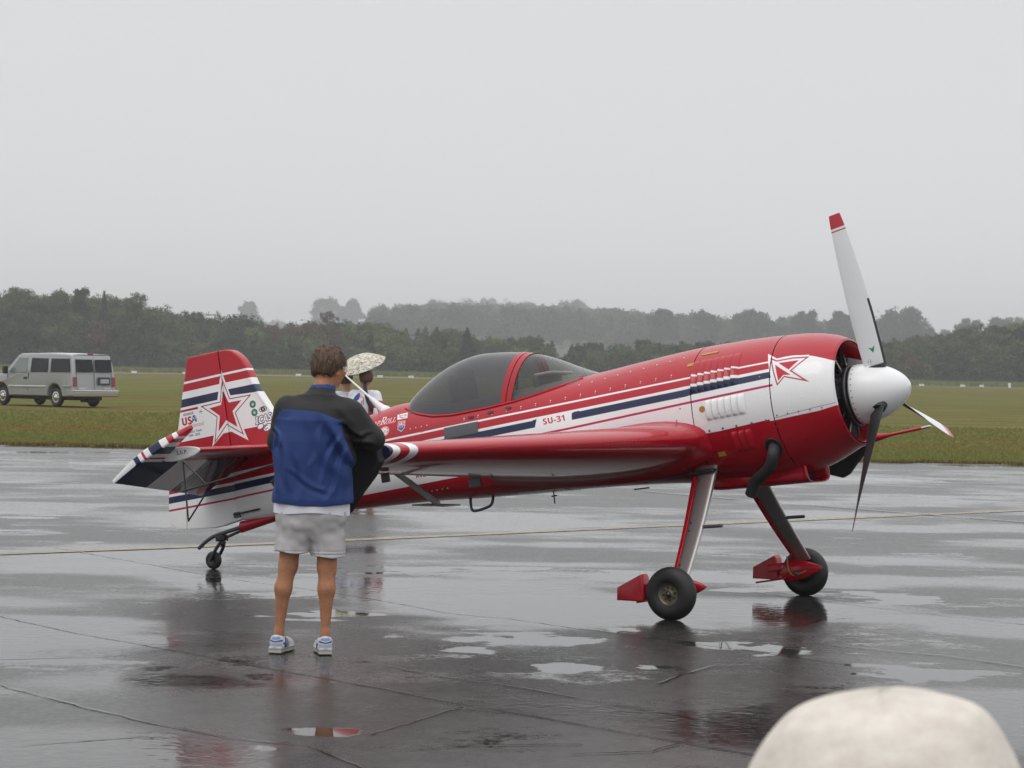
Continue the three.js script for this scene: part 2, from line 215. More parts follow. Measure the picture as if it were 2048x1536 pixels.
function tree(name, label, kind, px, py, Z, wpx, col, seed, count, leaf) {
  const x = placeX(px, Z), y0 = hillAt(x, -Z), H = topH(px, py, Z) - y0, t = thing(name, label, 'tree', [x, y0, -Z]);
  const Wd = wpx / 4763 * Z;
  const limbs = [tube([[0, -0.3, 0], [0.1, H * 0.4, 0], [0, H * 0.85, 0.1]], (q) => lerp(0.024 * H, 0.004 * H, q), 8, 7)];
  const R = rng(seed + 99); for (let i = 0; i < 7; i++) { const a = R() * 6.28, y = H * (0.3 + 0.4 * R()), r = Wd * 0.36; limbs.push(tube([[0, y, 0], [Math.cos(a) * r * 0.5, y + H * 0.09, Math.sin(a) * r * 0.5], [Math.cos(a) * r, y + H * 0.2, Math.sin(a) * r]], (q) => lerp(0.01, 0.003, q) * H, 6, 5)); }
  M('trunk', limbs, barkMat, t);
  crownMesh('crown', [{ pts: crown(kind, H, Wd, seed, count), at: [0, 0, 0], col }], leaf, t);
  return t;
}
{
  const prof = (pts, x) => { for (let i = 0; i < pts.length - 1; i++) if (x <= pts[i + 1][0]) { const t = clamp((x - pts[i][0]) / (pts[i + 1][0] - pts[i][0]), 0, 1); return lerp(pts[i][1], pts[i + 1][1], t); } return pts.at(-1)[1]; };
  const near = [[-300, 585], [0, 596], [60, 600], [120, 606], [220, 606], [290, 622], [340, 637], [450, 646], [560, 654], [680, 656], [800, 664], [930, 676], [1050, 690], [1300, 700], [1600, 702], [1760, 694], [1850, 684], [1920, 668], [2048, 655], [2300, 640]];
  const R = rng(501), lists = [];
  for (let row = 0; row < 4; row++) for (let px = -260; px < 2300; px += 34 + R() * 22) {
    const Z = 478 + row * 11 + R() * 8, x = placeX(px, Z), drop = [46, 20, 6, 0][row] * (0.6 + 0.8 * R()), py = prof(near, px) - 11 + drop + (R() - 0.5) * 14;
    const H = topH(px, py, Z), kind = R() < (px > 380 && px < 1300 ? 0.30 : 0.0) ? 'conifer' : 'broad', Wd = kind === 'conifer' ? H * (0.75 + 0.25 * R()) : H * (0.7 + 0.4 * R());
    const tone = R(), col = tone < 0.42 ? GREEN : tone < 0.7 ? DARK : tone < 0.86 ? OLIVE : tone < 0.93 ? LIGHT : BROWN;
    lists.push({ pts: crown(kind, H, Wd, Math.floor(R() * 1e6), kind === 'conifer' ? 900 : 1300), at: [x, 0, -Z], col });
  }
  { const us = []; for (let i = 0; i < 26000; i++) { const x = (R() - 0.5) * 260; us.push([x, R() * R() * 4.6, -474 - R() * 30, 0.6 + 0.6 * R(), 0.6 + 0.4 * R()]); } lists.push({ pts: us, at: [0, 0, 0], col: DARK }); }
  crownMesh('near_wood', lists, 0.70, scene, { kind: 'stuff', label: 'dark mixed wood of pines and young trees along the far side of the field', category: 'wood' });

  const mid = [[1060, 700], [1150, 684], [1250, 664], [1300, 648], [1400, 640], [1500, 634], [1600, 634], [1700, 636], [1800, 638], [1870, 662], [1900, 664], [1950, 654], [2048, 640], [2300, 630]], ml = [];
  for (let row = 0; row < 3; row++) for (let px = 1120; px < 2350; px += 30 + R() * 16) { const Z = 1180 + row * 40 + R() * 18, x = placeX(px, Z), y0 = hillAt(x, -Z), py = prof(mid, px) + [34, 14, 0][row] * (0.6 + R()) + (R() - 0.5) * 12, H = topH(px, py, Z) - y0; ml.push({ pts: crown('broad', H, H * (0.6 + 0.3 * R()), Math.floor(R() * 1e6), 1100), at: [x, y0, -Z], col: R() < 0.5 ? FAR : OLIVE }); }
  crownMesh('middle_wood', ml, 1.7, scene, { kind: 'stuff', label: 'hazy middle wood behind the nose of the aeroplane', category: 'wood' });

  const far = [[-200, 610], [250, 612], [330, 618], [390, 632], [450, 642], [520, 640], [600, 650], [700, 646], [790, 644], [835, 628], [870, 614], [900, 610], [960, 602], [1010, 598], [1060, 605], [1110, 612], [1160, 616], [1200, 636], [1260, 656], [1330, 676], [1450, 690], [2300, 690]], fl = [];
  for (let row = 0; row < 7; row++) for (let px = 60; px < 1480; px += 27 + R() * 20) { const Z = 2150 + row * 75 + R() * 30, x = placeX(px, Z), y0 = hillAt(x, -Z), py = prof(far, px) + [92, 78, 62, 46, 32, 16, 3][row] * (0.6 + R() * 0.6) + (R() - 0.5) * 9, H = Math.max(11, topH(px, py, Z) - y0); fl.push({ pts: crown('broad', H, Math.max(26, H * (0.7 + 0.3 * R())), Math.floor(R() * 1e6), 620), at: [x, y0, -Z], col: FAR }); }
  for (let row = 0; row < 15; row++) for (let px = 760; px < 1420; px += 24 + R() * 24) { const Z = 1260 + row * 60 + R() * 40, x = placeX(px, Z), y0 = hillAt(x, -Z), H = 12 + 7 * R(); fl.push({ pts: crown('broad', H, H * (0.9 + 0.4 * R()), Math.floor(R() * 1e6), 240), at: [x, y0, -Z], col: FAR }); }
  crownMesh('far_wood', fl, 3.0, scene, { kind: 'stuff', label: 'pale grey wooded hill in the rain haze above the cockpit', category: 'wood' });

  const T = tree, L = [
    ['pine_tree', 'tall dark tree at the left edge of the picture, tallest of the near wood', 'broad', 28, 566, 486, 84, GREEN],
    ['broadleaf_tree', 'small round topped tree just right of the tallest tree on the left', 'broad', 76, 581, 488, 44, OLIVE],
    ['broadleaf_tree', 'broad green tree rising over the front of the van roof', 'broad', 117, 577, 486, 62, GREEN],
    ['pine_tree', 'dark pine above the rear half of the van', 'broad', 158, 578, 487, 52, DARK],
    ['spruce_tree', 'slim spruce with a sharp tip above the back doors of the van', 'conifer', 206, 582, 488, 52, DARK],
    ['broadleaf_tree', 'rounded dark tree at the right end of the tall left wood', 'broad', 268, 593, 486, 66, GREEN],
    ['bare_tree', 'thin brownish tree with bare twigs above the standing man', 'open', 652, 625, 484, 62, BROWN],
    ['cedar_tree', 'dark pointed cedar above the middle of the canopy', 'conifer', 933, 655, 482, 62, DARK],
    ['cedar_tree', 'pointed cedar above the rear end of the canopy', 'conifer', 872, 654, 484, 56, GREEN],
    ['shrub_tree', 'pale yellow green tree between the two pointed cedars above the canopy', 'open', 905, 662, 483, 40, LIGHT],
    ['broadleaf_tree', 'large round dome shaped tree in haze behind the engine cowling stripes', 'broad', 1326, 620, 1174, 62, FAR],
    ['broadleaf_tree', 'hazy tree with loose top right of the round dome tree', 'broad', 1408, 626, 1177, 50, FAR],
    ['broadleaf_tree', 'wide hazy tree above the louvres of the cowling', 'broad', 1496, 622, 1174, 92, FAR],
    ['pine_tree', 'spreading hazy pine just left of the upright propeller blade', 'broad', 1606, 622, 1174, 58, FAR],
    ['broadleaf_tree', 'hazy tree directly behind the upright propeller blade', 'broad', 1682, 626, 1178, 66, FAR],
    ['oak_tree', 'massive hazy oak right of the upright propeller blade', 'broad', 1802, 622, 1172, 132, FAR],
    ['broadleaf_tree', 'thin topped hazy tree at the right, beyond the dip in the skyline', 'open', 1938, 645, 1168, 70, FAR],
    ['broadleaf_tree', 'dark hazy tree at the right edge of the picture', 'broad', 2010, 630, 1174, 74, FAR],
    ['broadleaf_tree', 'lone pale tree on the far skyline right of the tail fin', 'broad', 492, 603, 2140, 42, FAR],
    ['broadleaf_tree', 'big round pale tree on the far skyline above the standing man', 'broad', 652, 597, 2140, 60, FAR],
    ['broadleaf_tree', 'narrow pale tree on the far skyline right of the big round one', 'broad', 704, 603, 2143, 36, FAR],
    ['broadleaf_tree', 'pale tree on the far skyline left of the wooded hill', 'broad', 806, 611, 2140, 48, FAR],
    ['broadleaf_tree', 'pale tree at the left shoulder of the far hill', 'broad', 872, 602, 2137, 60, FAR],
    ['broadleaf_tree', 'pale tree on the right slope of the far wooded hill', 'broad', 1146, 606, 2137, 70, FAR],
    ['broadleaf_tree', 'last pale tree where the far hill runs down to the right', 'broad', 1228, 630, 2135, 46, FAR],
  ];
  L.forEach(([n, l, k, px, py, Z, w, c], i) => T(n, l, k, px, py, Z, w, c, 900 + i * 13, Z > 1500 ? 1700 : Z > 1000 ? 3400 : k === 'open' ? 520 : 1900, Z > 1500 ? 2.9 : Z > 1000 ? 1.65 : 0.72));
}
// white marker boards along the far runway
[[268, 356], [370, 356], [597, 352], [760, 352], [822, 352], [1843, 372], [1925, 372], [1963, 378], [2019, 368]].forEach(([px, Z], i) => {
  const names = ['left of the tail fin, nearest the van', 'just left of the tail fin', 'left of the standing man', 'right of the umbrella', 'right of the umbrella, nearer the canopy', 'nearest the spinner', 'second from the spinner', 'third from the spinner', 'at the far right'];
  const t = thing('runway_marker', 'small white runway marker across the field, ' + names[i], 'marker', [placeX(px, Z), 0, -Z], 0.1 * i, 'white runway markers');
  const h = i === 8 ? 0.75 : 0.36, w = i === 8 ? 0.35 : 0.8;
  M('board', box(w, h, 0.3, 0, 0.12 + h / 2, 0, 0.03), std([0.75, 0.75, 0.73], 0.5), t); M('post', box(w * 0.6, 0.14, 0.12, 0, 0.06, 0), std([0.2, 0.2, 0.2], 0.6), t);
});
// ---------------------------------------------------------------- paint scheme, in body metres
function drawFuselage(c) {
  const L = (a, b) => (x) => a + (b - a) * clamp((-0.6 - x) / 5.2, 0, 1);
  const strip = (x0, x1, top, bot, col) => { const P = []; for (let i = 0; i <= 24; i++) { const x = lerp(x0, x1, i / 24); P.push([x, top(x)]); } for (let i = 24; i >= 0; i--) { const x = lerp(x0, x1, i / 24); P.push([x, bot(x)]); } poly(c, P, col); };
  const low = (x) => x > -1.2 ? lerp(-0.116, -0.071, clamp((x + 1.18) / 0.99, 0, 1)) : lerp(-0.092, -0.112, clamp((x + 3.4) / 2.2, 0, 1)), tailLow = (x) => x < -4.75 ? lerp(-0.092, -0.4, clamp((-4.75 - x) / 0.35, 0, 1)) : low(x);
  const w1t = L(0.322, 0.294), w1b = L(0.309, 0.276), r2b = (x) => x > -1.3 ? lerp(0.254, 0.266, (x + 1.3) / 0.7) : L(0.256, 0.220)(x), nt = (x) => x > -1.3 ? lerp(0.233, 0.243, (x + 1.3) / 0.7) : L(0.235, 0.197)(x), nb = (x) => x > -1.3 ? lerp(0.182, 0.199, (x + 1.3) / 0.7) : L(0.184, 0.142)(x), tt = (x) => x > -2.3 ? lerp(0.119, 0.152, clamp((x + 2.3) / 1.7, 0, 1)) : lerp(0.119, 0.092, clamp((-2.3 - x) / 3.4, 0, 1)), tb = (x) => tt(x) - 0.0155;
  strip(-0.62, -5.85, r2b, tailLow, WHITE);
  poly(c, [[-0.659, 0.379], [-0.581, 0.331], [-0.52, 0.3335], [-0.47, 0.333], [-0.435, 0.329], [-0.379, 0.320], [-0.335, 0.308], [-0.295, 0.294], [-0.24, 0.272], [-0.185, 0.247], [-0.10, 0.21], [-0.10, -0.065], [-0.185, -0.071], [-0.3, -0.091], [-0.62, -0.105], [-0.66, -0.105], [-0.70, 0.20], [-0.62, 0.25]], WHITE);
  strip(-0.64, -5.85, w1t, w1b, WHITE);
  strip(-0.612, -2.268, nt, nb, NAVY); poly(c, [[-2.25, 0.2275], [-2.268, 0.176], [-2.20, 0.176], [-2.20, 0.2275]], NAVY); poly(c, [[-2.262, 0.2285], [-2.30, 0.2285], [-2.30, 0.17], [-2.283, 0.17]], WHITE);
  strip(-2.597, -5.85, nt, nb, NAVY); poly(c, [[-2.577, 0.226], [-2.597, 0.173], [-2.61, 0.173], [-2.61, 0.226]], NAVY);
  strip(-0.59, -5.85, tt, tb, THIN);
  c.lineJoin = 'miter'; c.miterLimit = 12;
  const star = [[-0.625, 0.337], [-0.58, 0.312], [-0.46, 0.3125], [-0.355, 0.300], [-0.467, 0.223], [-0.356, 0.133], [-0.514, 0.189], [-0.566, 0.140]];
  poly(c, [[-0.659, 0.379], [-0.581, 0.331], [-0.345, 0.318], [-0.45, 0.223], [-0.34, 0.12], [-0.514, 0.175], [-0.592, 0.10]], WHITE);
  c.strokeStyle = '#a8304a'; c.lineWidth = 0.0085; c.beginPath(); star.forEach((p, i) => i ? c.lineTo(...p) : c.moveTo(...p)); c.closePath(); c.stroke();
  poly(c, [[-0.562, 0.294], [-0.414, 0.289], [-0.483, 0.234]], '#b8122a'); poly(c, [[-0.587, 0.286], [-0.467, 0.193], [-0.52, 0.202], [-0.558, 0.168]], '#b8122a');
  text(c, 'SU-31', -2.522, 0.176, 0.062, 'bold $ sans-serif', '#b3172c', 0.205, { skew: 14 * -0.012 });
  c.save(); text(c, 'S', -4.25, 0.430, 0.075, 'italic $ serif', '#f1ecec'); text(c, 'NAP', -4.205, 0.430, 0.05, 'italic $ serif', '#f1ecec', 0.115); text(c, 'R', -4.088, 0.430, 0.080, 'italic $ serif', '#f1ecec', 0.058); text(c, 'OLL', -4.033, 0.430, 0.052, 'italic $ serif', '#f1ecec', 0.11); c.restore();
  c.fillStyle = '#f1ecec'; c.fillRect(-4.12, 0.4235, 0.19, 0.0022);
  poly(c, [[-3.918, 0.484], [-3.823, 0.485], [-3.809, 0.440], [-3.907, 0.439]], '#ece7e4'); c.strokeStyle = '#6d7f80'; c.lineWidth = 0.004; c.beginPath(); c.ellipse(-3.862, 0.461, 0.030, 0.009, -0.1, 0.4, 5.6); c.stroke(); c.strokeStyle = '#b04450'; c.beginPath(); c.ellipse(-3.85, 0.459, 0.024, 0.012, 0.2, -1.2, 1.2); c.stroke();
  poly(c, [[-3.895, 0.424], [-3.824, 0.424], [-3.819, 0.366], [-3.853, 0.338], [-3.892, 0.362]], '#e9e4e2'); poly(c, [[-3.890, 0.419], [-3.829, 0.419], [-3.826, 0.387], [-3.888, 0.387]], '#b8202c'); poly(c, [[-3.888, 0.384], [-3.826, 0.384], [-3.824, 0.368], [-3.853, 0.345], [-3.887, 0.364]], '#2e5fa0'); text(c, 'IAC', -3.887, 0.391, 0.032, 'italic bold $ sans-serif', '#f4f0ee', 0.056); c.fillStyle = '#d8dde4'; c.fillRect(-3.876, 0.374, 0.04, 0.003);
  c.fillStyle = '#e8d9d6'; c.beginPath(); c.ellipse(-4.028, 0.370, 0.050, 0.038, 0, 0, 7); c.fill(); c.strokeStyle = '#b8604f'; c.lineWidth = 0.003; c.beginPath(); c.ellipse(-4.028, 0.370, 0.042, 0.031, 0, 0, 7); c.stroke(); c.strokeStyle = '#b44'; c.lineWidth = 0.005; c.beginPath(); c.arc(-4.0, 0.374, 0.014, -2, 2); c.stroke(); c.strokeStyle = '#666'; c.lineWidth = 0.004; c.beginPath(); c.moveTo(-4.055, 0.364); c.quadraticCurveTo(-4.03, 0.35, -4.015, 0.378); c.stroke();
  grime(c, -0.85, -4.9, -0.45, -0.10, 240, 5, 0.5, 0.20, '28,20,18'); grime(c, -0.95, -1.8, -0.42, -0.25, 120, 6, 0.6, 0.30, '16,13,12'); grime(c, -0.6, -5.5, -0.09, 0.30, 160, 7, 0.16, 0.07, '90,80,75'); grime(c, -0.2, -5.6, 0.30, 0.55, 120, 8, 0.2, 0.05, '60,20,20');
  c.strokeStyle = 'rgba(60,30,34,0.55)'; c.lineWidth = 0.0035; for (const q of [[[-1.40, 0.455], [-2.05, 0.43]], [[-2.75, 0.352], [-3.45, 0.335], [-3.66, 0.30]], [[-3.95, 0.52], [-3.80, 0.40], [-3.62, 0.335]], [[-4.95, -0.09], [-4.95, 0.42]], [[-3.98, -0.2], [-3.98, -0.12], [-3.3, -0.13]], [[-0.62, -0.088], [-0.19, -0.052]], [[-1.0, -0.108], [-1.0, -0.40]]]) { c.beginPath(); q.forEach((p, i) => i ? c.lineTo(...p) : c.moveTo(...p)); c.stroke(); }
  text(c, 'AVIATION', -3.762, -0.043, 0.046, 'bold $ sans-serif', '#a2283c', 0.27);
}
function grime(c, x0, x1, y0, y1, n, seed, len, a, rgb) { const R = rng(seed); for (let i = 0; i < n; i++) { const x = lerp(x0, x1, R()), y = lerp(y0, y1, R()), l = len * (0.3 + R()); c.fillStyle = `rgba(${rgb},${a * (0.3 + 0.7 * R())})`; c.beginPath(); c.ellipse(x - l * 0.5, y, l * 0.5, 0.0012 + 0.003 * R(), 0, 0, 7); c.fill(); } }
function drawTail(c) {
  c.fillStyle = WHITE; c.fillRect(TX0, 0.632, 2, 1.125 - 0.632); c.fillRect(TX0, -0.3, 2, 0.595);
  const bar = (a, b, col, x0 = TX0, x1 = TX1) => { c.fillStyle = col; c.fillRect(x0, b, x1 - x0, a - b); };
  bar(1.106, 1.043, RED); bar(0.983, 0.917, NAVY); bar(0.896, 0.878, RED, TX0, -5.995);
  bar(0.60, 0.293, RED); bar(0.275, 0.218, RED); bar(0.195, 0.141, NAVY); bar(0.0905, 0.0745, THIN);
  poly(c, [[-5.69, 1.16], [-5.628, 0.930], [-5.375, 0.915], [-5.585, 0.764], [-5.51, 0.533], [-5.713, 0.661], [-5.897, 0.543], [-5.813, 0.769], [-6.006, 0.904], [-5.775, 0.915]], WHITE);
  const outl = [[-5.692, 1.091], [-5.640, 0.905], [-5.427, 0.901], [-5.602, 0.78], [-5.553, 0.592], [-5.708, 0.699], [-5.863, 0.573], [-5.803, 0.778], [-5.958, 0.893], [-5.746, 0.896]];
  c.lineJoin = 'miter'; c.miterLimit = 20; c.strokeStyle = '#97172e'; c.lineWidth = 0.008; c.beginPath(); outl.forEach((p, i) => { const q = [p[0] + (-5.705 - p[0]) * 0.02, p[1] + (0.8 - p[1]) * 0.02]; i ? c.lineTo(...q) : c.moveTo(...q); }); c.closePath(); c.stroke();
  poly(c, [[-5.698, 0.987], [-5.655, 0.874], [-5.525, 0.873], [-5.628, 0.798], [-5.602, 0.662], [-5.708, 0.736], [-5.808, 0.657], [-5.77, 0.782], [-5.872, 0.862], [-5.742, 0.869]], '#b5112a');
  text(c, 'MEMBER', -6.167, 0.842, 0.030, 'bold $ sans-serif', '#55565e', 0.116);
  text(c, 'US', -6.193, 0.766, 0.088, 'bold $ sans-serif', '#b0152c', 0.115, { stroke: '#b0152c', lw: 4 }); text(c, 'A', -6.082, 0.775, 0.080, 'bold $ sans-serif', '#33406a', 0.055); c.strokeStyle = '#6a5590'; c.lineWidth = 0.006; c.beginPath(); c.moveTo(-6.03, 0.775); c.quadraticCurveTo(-6.02, 0.81, -6.045, 0.835); c.stroke();
  text(c, 'Unlimited', -6.12, 0.735, 0.042, 'italic $ serif', '#b8604a', 0.165); text(c, 'Aerobatic Team', -6.175, 0.690, 0.028, 'bold $ sans-serif', '#4c5674', 0.19); text(c, '1994 - 2003', -6.14, 0.660, 0.028, 'bold $ sans-serif', '#4c5674', 0.13);
  c.fillStyle = '#a8283c'; c.fillRect(-5.985, 0.848, 0.036, 0.005); c.fillRect(-5.970, 0.832, 0.005, 0.036); c.fillRect(-5.983, 0.841, 0.004, 0.018);
  for (const [x, y, s] of [[-5.421, 0.820, 'C'], [-5.415, 0.750, 'U']]) { c.fillStyle = '#2f6f60'; for (let i = 0; i < 12; i++) { c.save(); c.translate(x, y); c.rotate(i * Math.PI / 6); c.fillRect(-0.006, 0.018, 0.012, 0.014); c.restore(); } c.beginPath(); c.ellipse(x, y, 0.026, 0.026, 0, 0, 7); c.fill(); c.fillStyle = '#dfe6e2'; c.beginPath(); c.ellipse(x, y, 0.011, 0.012, 0, 0, 7); c.fill(); text(c, s, x - 0.0065, y - 0.007, 0.019, 'bold $ sans-serif', '#2f6f60'); }
  c.fillStyle = '#34343a'; c.beginPath(); c.ellipse(-5.328, 0.764, 0.040, 0.023, 0.05, 0, 7); c.fill(); c.fillStyle = WHITE; c.beginPath(); c.ellipse(-5.328, 0.764, 0.034, 0.018, 0.05, 0, 7); c.fill(); c.fillStyle = '#34343a'; c.beginPath(); c.ellipse(-5.328, 0.764, 0.024, 0.017, 0, 0, 7); c.fill(); text(c, '9', -5.334, 0.754, 0.024, 'bold $ sans-serif', '#e8e8ea');
  c.save(); c.translate(-5.42, 0.650); c.rotate(0.10); text(c, 'ICAS', 0, 0, 0.078, 'italic bold $ sans-serif', '#f2f1f2', 0.165, { stroke: '#4a4660', lw: 17 }); text(c, 'ICAS', 0, 0, 0.078, 'italic bold $ sans-serif', '#f2f1f2', 0.165); c.restore();
  c.fillStyle = '#f0eff0'; c.strokeStyle = '#4a4660'; c.lineWidth = 0.006; c.beginPath(); c.ellipse(-5.375, 0.628, 0.032, 0.021, 0.3, 0, 7); c.fill(); c.stroke(); c.beginPath(); c.ellipse(-5.31, 0.610, 0.042, 0.026, 0.4, 0, 7); c.fill(); c.stroke(); c.beginPath(); c.ellipse(-5.32, 0.612, 0.020, 0.012, 0.6, 0, 5); c.stroke();
}
// ---------------------------------------------------------------- aeroplane: axes x forward, y up, z starboard, origin at the propeller hub
const plane = thing('aeroplane', 'red and white aerobatic aeroplane with star markings, bubble canopy and three blade propeller', 'aeroplane', [1.712, 0, -17.4025]);
plane.quaternion.setFromRotationMatrix(new THREE.Matrix4().makeBasis(V(0.847138, 0.188659, 0.496754), V(-0.162743, 0.982043, -0.095431), V(-0.505838, 0, 0.862629)));
const OFF = [1.3304, 1.3746, 0];
const A = (name, geo, mat, parent = plane, opt) => { const g = Array.isArray(geo) ? merge(geo) : geo; g.translate(...OFF); return M(name, g, mat, parent, opt); };
const mirrorZ = (g) => { g = Array.isArray(g) ? merge(g) : g.clone(); g.scale(1, 1, -1); const ix = g.index; if (ix) for (let i = 0; i < ix.count; i += 3) { const a = ix.getX(i + 1); ix.setX(i + 1, ix.getX(i + 2)); ix.setX(i + 2, a); } else for (const k of Object.keys(g.attributes)) { const at = g.attributes[k], n = at.itemSize; for (let i = 0; i < at.count; i += 3) for (let c = 0; c < n; c++) { const a = at.array[(i + 1) * n + c]; at.array[(i + 1) * n + c] = at.array[(i + 2) * n + c]; at.array[(i + 2) * n + c] = a; } } g.computeVertexNormals(); return g; };
const RED = '#ab0a20', NAVY = '#1e2748', WHITE = '#e9e9ea', THIN = '#b01a48';
const FX0 = -5.85, FX1 = -0.10, FY0 = -0.70, FY1 = 0.75, TX0 = -6.52, TX1 = -4.72, TY0 = -0.22, TY1 = 1.38;
function livery(W, H, x0, x1, y0, y1, draw) {
  const cv = document.createElement('canvas'); cv.width = W; cv.height = H; const c = cv.getContext('2d');
  c.fillStyle = RED; c.fillRect(0, 0, W, H);
  c.setTransform(W / (x1 - x0), 0, 0, -H / (y1 - y0), -x0 * W / (x1 - x0), y1 * H / (y1 - y0)); draw(c);
  const t = new THREE.CanvasTexture(cv); t.colorSpace = THREE.SRGBColorSpace; t.anisotropy = 8; return t;
}
const poly = (c, pts, fill) => { c.fillStyle = fill; c.beginPath(); pts.forEach((p, i) => i ? c.lineTo(...p) : c.moveTo(...p)); c.closePath(); c.fill(); };
const text = (c, s, x, y, h, font, fill, w, o = {}) => { // text in body metres, baseline at (x, y)
  c.save(); c.translate(x, y); c.transform(1, 0, o.skew ?? 0, 1, 0, 0); c.scale(h / 100, -h / 100); c.font = font.replace('$', '100px'); if (w) { const m = c.measureText(s).width; c.scale(w / (h / 100) / m, 1); }
  if (o.stroke) { c.lineWidth = o.lw ?? 10; c.strokeStyle = o.stroke; c.lineJoin = 'round'; c.strokeText(s, 0, 0); } c.fillStyle = fill; c.fillText(s, 0, 0); c.restore();
};
const fusTex = livery(2048, 520, FX0, FX1, FY0, FY1, drawFuselage);
const tailTex = livery(1440, 1280, TX0, TX1, TY0, TY1, drawTail);
const wetTex = dataTex(256, 256, (u, v) => { const a = fbm(u * 60, v * 60, 3, 3, 60); return [0, 0.34 + 0.16 * a, 0]; }, { repeat: [30, 12] });
const dropTex = (() => { const n = 26, c = []; const R = rng(91); for (let i = 0; i < n * n; i++) c.push([R(), R(), R() < 0.75 ? 0.12 + 0.34 * R() * R() : 0]); // beads of rain water
  return dataTex(384, 384, (u, v) => { const x = u * n, y = v * n, xi = Math.floor(x), yi = Math.floor(y); let h = 0; for (let b = -1; b <= 1; b++) for (let a = -1; a <= 1; a++) { const q = c[((yi + b + n) % n) * n + (xi + a + n) % n]; if (!q[2]) continue; const d = Math.hypot(x - xi - a - q[0], y - yi - b - q[1]) / q[2]; if (d < 1) h = Math.max(h, q[2] * 2.1 * Math.sqrt(1 - d * d)); } return [h, h, h]; }, { repeat: [20, 5] }); })();
const wingDrop = dropTex.clone(); wingDrop.repeat.set(14, 13); wingDrop.needsUpdate = true;
const paintO = { clearcoat: 0.7, clearcoatRoughness: 0.08, roughnessMap: wetTex, specularIntensity: 0.25 };
const fusMat = phys([1, 1, 1], 1, { map: fusTex, ...paintO, bumpMap: dropTex, bumpScale: 0.0016 }), tailMat = phys([1, 1, 1], 1, { map: tailTex, ...paintO });
const redMat = phys([0.40, 0.003, 0.0145], 1, { ...paintO }), whiteMat = phys([0.80, 0.80, 0.81], 0.32, { clearcoat: 0.4, clearcoatRoughness: 0.25 });
const darkMat = std([0.018, 0.018, 0.02], 0.5), blackCloth = std([0.012, 0.012, 0.014], 0.75), metal = std([0.55, 0.54, 0.52], 0.32, { metalness: 1 }), darkMetal = std([0.10, 0.10, 0.11], 0.42, { metalness: 0.9 }), rubber = std([0.014, 0.014, 0.014], 0.55), fastMat = std([0.22, 0.22, 0.24], 0.4, { metalness: 0.6 }), fastWhite = std([0.62, 0.60, 0.60], 0.35, { metalness: 0.3 });

const ST = [ // x, top, bottom, centre, half width, exponent
  [-0.185, 0.375, -0.335, 0.02, 0.375, 2], [-0.178, 0.392, -0.350, 0.02, 0.392, 2], [-0.190, 0.412, -0.362, 0.015, 0.412, 2], [-0.24, 0.440, -0.372, 0.015, 0.442, 2], [-0.31, 0.466, -0.400, 0.01, 0.468, 2], [-0.45, 0.497, -0.452, 0.01, 0.497, 2], [-0.62, 0.516, -0.490, 0.01, 0.511, 2], [-0.80, 0.530, -0.503, 0.01, 0.517, 2.03], [-0.95, 0.538, -0.500, 0.012, 0.515, 2.06],
  [-1.35, 0.547, -0.455, 0.02, 0.495, 2.15], [-1.77, 0.532, -0.398, 0.03, 0.470, 2.25], [-2.16, 0.513, -0.358, 0.04, 0.445, 2.35], [-2.5, 0.505, -0.330, 0.05, 0.425, 2.6], [-2.9, 0.50, -0.302, 0.055, 0.41, 2.8], [-3.36, 0.50, -0.268, 0.06, 0.385, 2.8], [-3.7, 0.535, -0.236, 0.08, 0.350, 2.5], [-3.95, 0.580, -0.218, 0.10, 0.322, 2.3], [-4.3, 0.540, -0.196, 0.11, 0.28, 2.3], [-4.7, 0.500, -0.176, 0.12, 0.225, 2.4], [-5.2, 0.462, -0.142, 0.13, 0.155, 2.5], [-5.5, 0.440, -0.122, 0.13, 0.105, 2.5], [-5.70, 0.425, -0.105, 0.13, 0.062, 2.4]];
function fus(x) { // smooth section at x
  let i = 0; while (i < ST.length - 2 && x < ST[i + 1][0]) i++;
  const a = ST[Math.max(0, i - 1)], b = ST[i], c = ST[i + 1], d = ST[Math.min(ST.length - 1, i + 2)], h = c[0] - b[0], t = clamp((x - b[0]) / h, 0, 1);
  const o = [x]; for (let k = 1; k < 6; k++) { const m0 = c[0] - a[0] ? (c[k] - a[k]) / (c[0] - a[0]) * h : c[k] - b[k], m1 = d[0] - b[0] ? (d[k] - b[k]) / (d[0] - b[0]) * h : c[k] - b[k]; const t2 = t * t, t3 = t2 * t; o.push((2 * t3 - 3 * t2 + 1) * b[k] + (t3 - 2 * t2 + t) * m0 + (-2 * t3 + 3 * t2) * c[k] + (t3 - t2) * m1); }
  return o;
}
const secPt = (s, a) => { const [x, yt, yb, yc, w, n] = s, c = Math.cos(a), q = Math.sin(a), z = w * Math.sign(c) * Math.abs(c) ** (2 / n), y = yc + (q > 0 ? yt - yc : yc - yb) * Math.sign(q) * Math.abs(q) ** (2 / n); return [x, y, z]; };
const fusZ = (x, y) => { const [, yt, yb, yc, w, n] = fus(x), h = y > yc ? yt - yc : yc - yb, t = Math.min(1, Math.abs((y - yc) / h)); return w * (1 - t ** n) ** (1 / n); };
const fuv = (p) => [(p[0] - FX0) / (FX1 - FX0), (p[1] - FY0) / (FY1 - FY0)], tuv = (p) => [(p[0] - TX0) / (TX1 - TX0), (p[1] - TY0) / (TY1 - TY0)];
function loft(xs, uvf = fuv, nu = 72) { return gridGeo(nu, xs.length - 1, (u, v) => secPt(fus(xs[Math.round(v * (xs.length - 1))]), -Math.PI / 2 + u * Math.PI * 2), true, uvf); }
const range = (a, b, n) => Array.from({ length: n + 1 }, (_, i) => lerp(a, b, i / n));
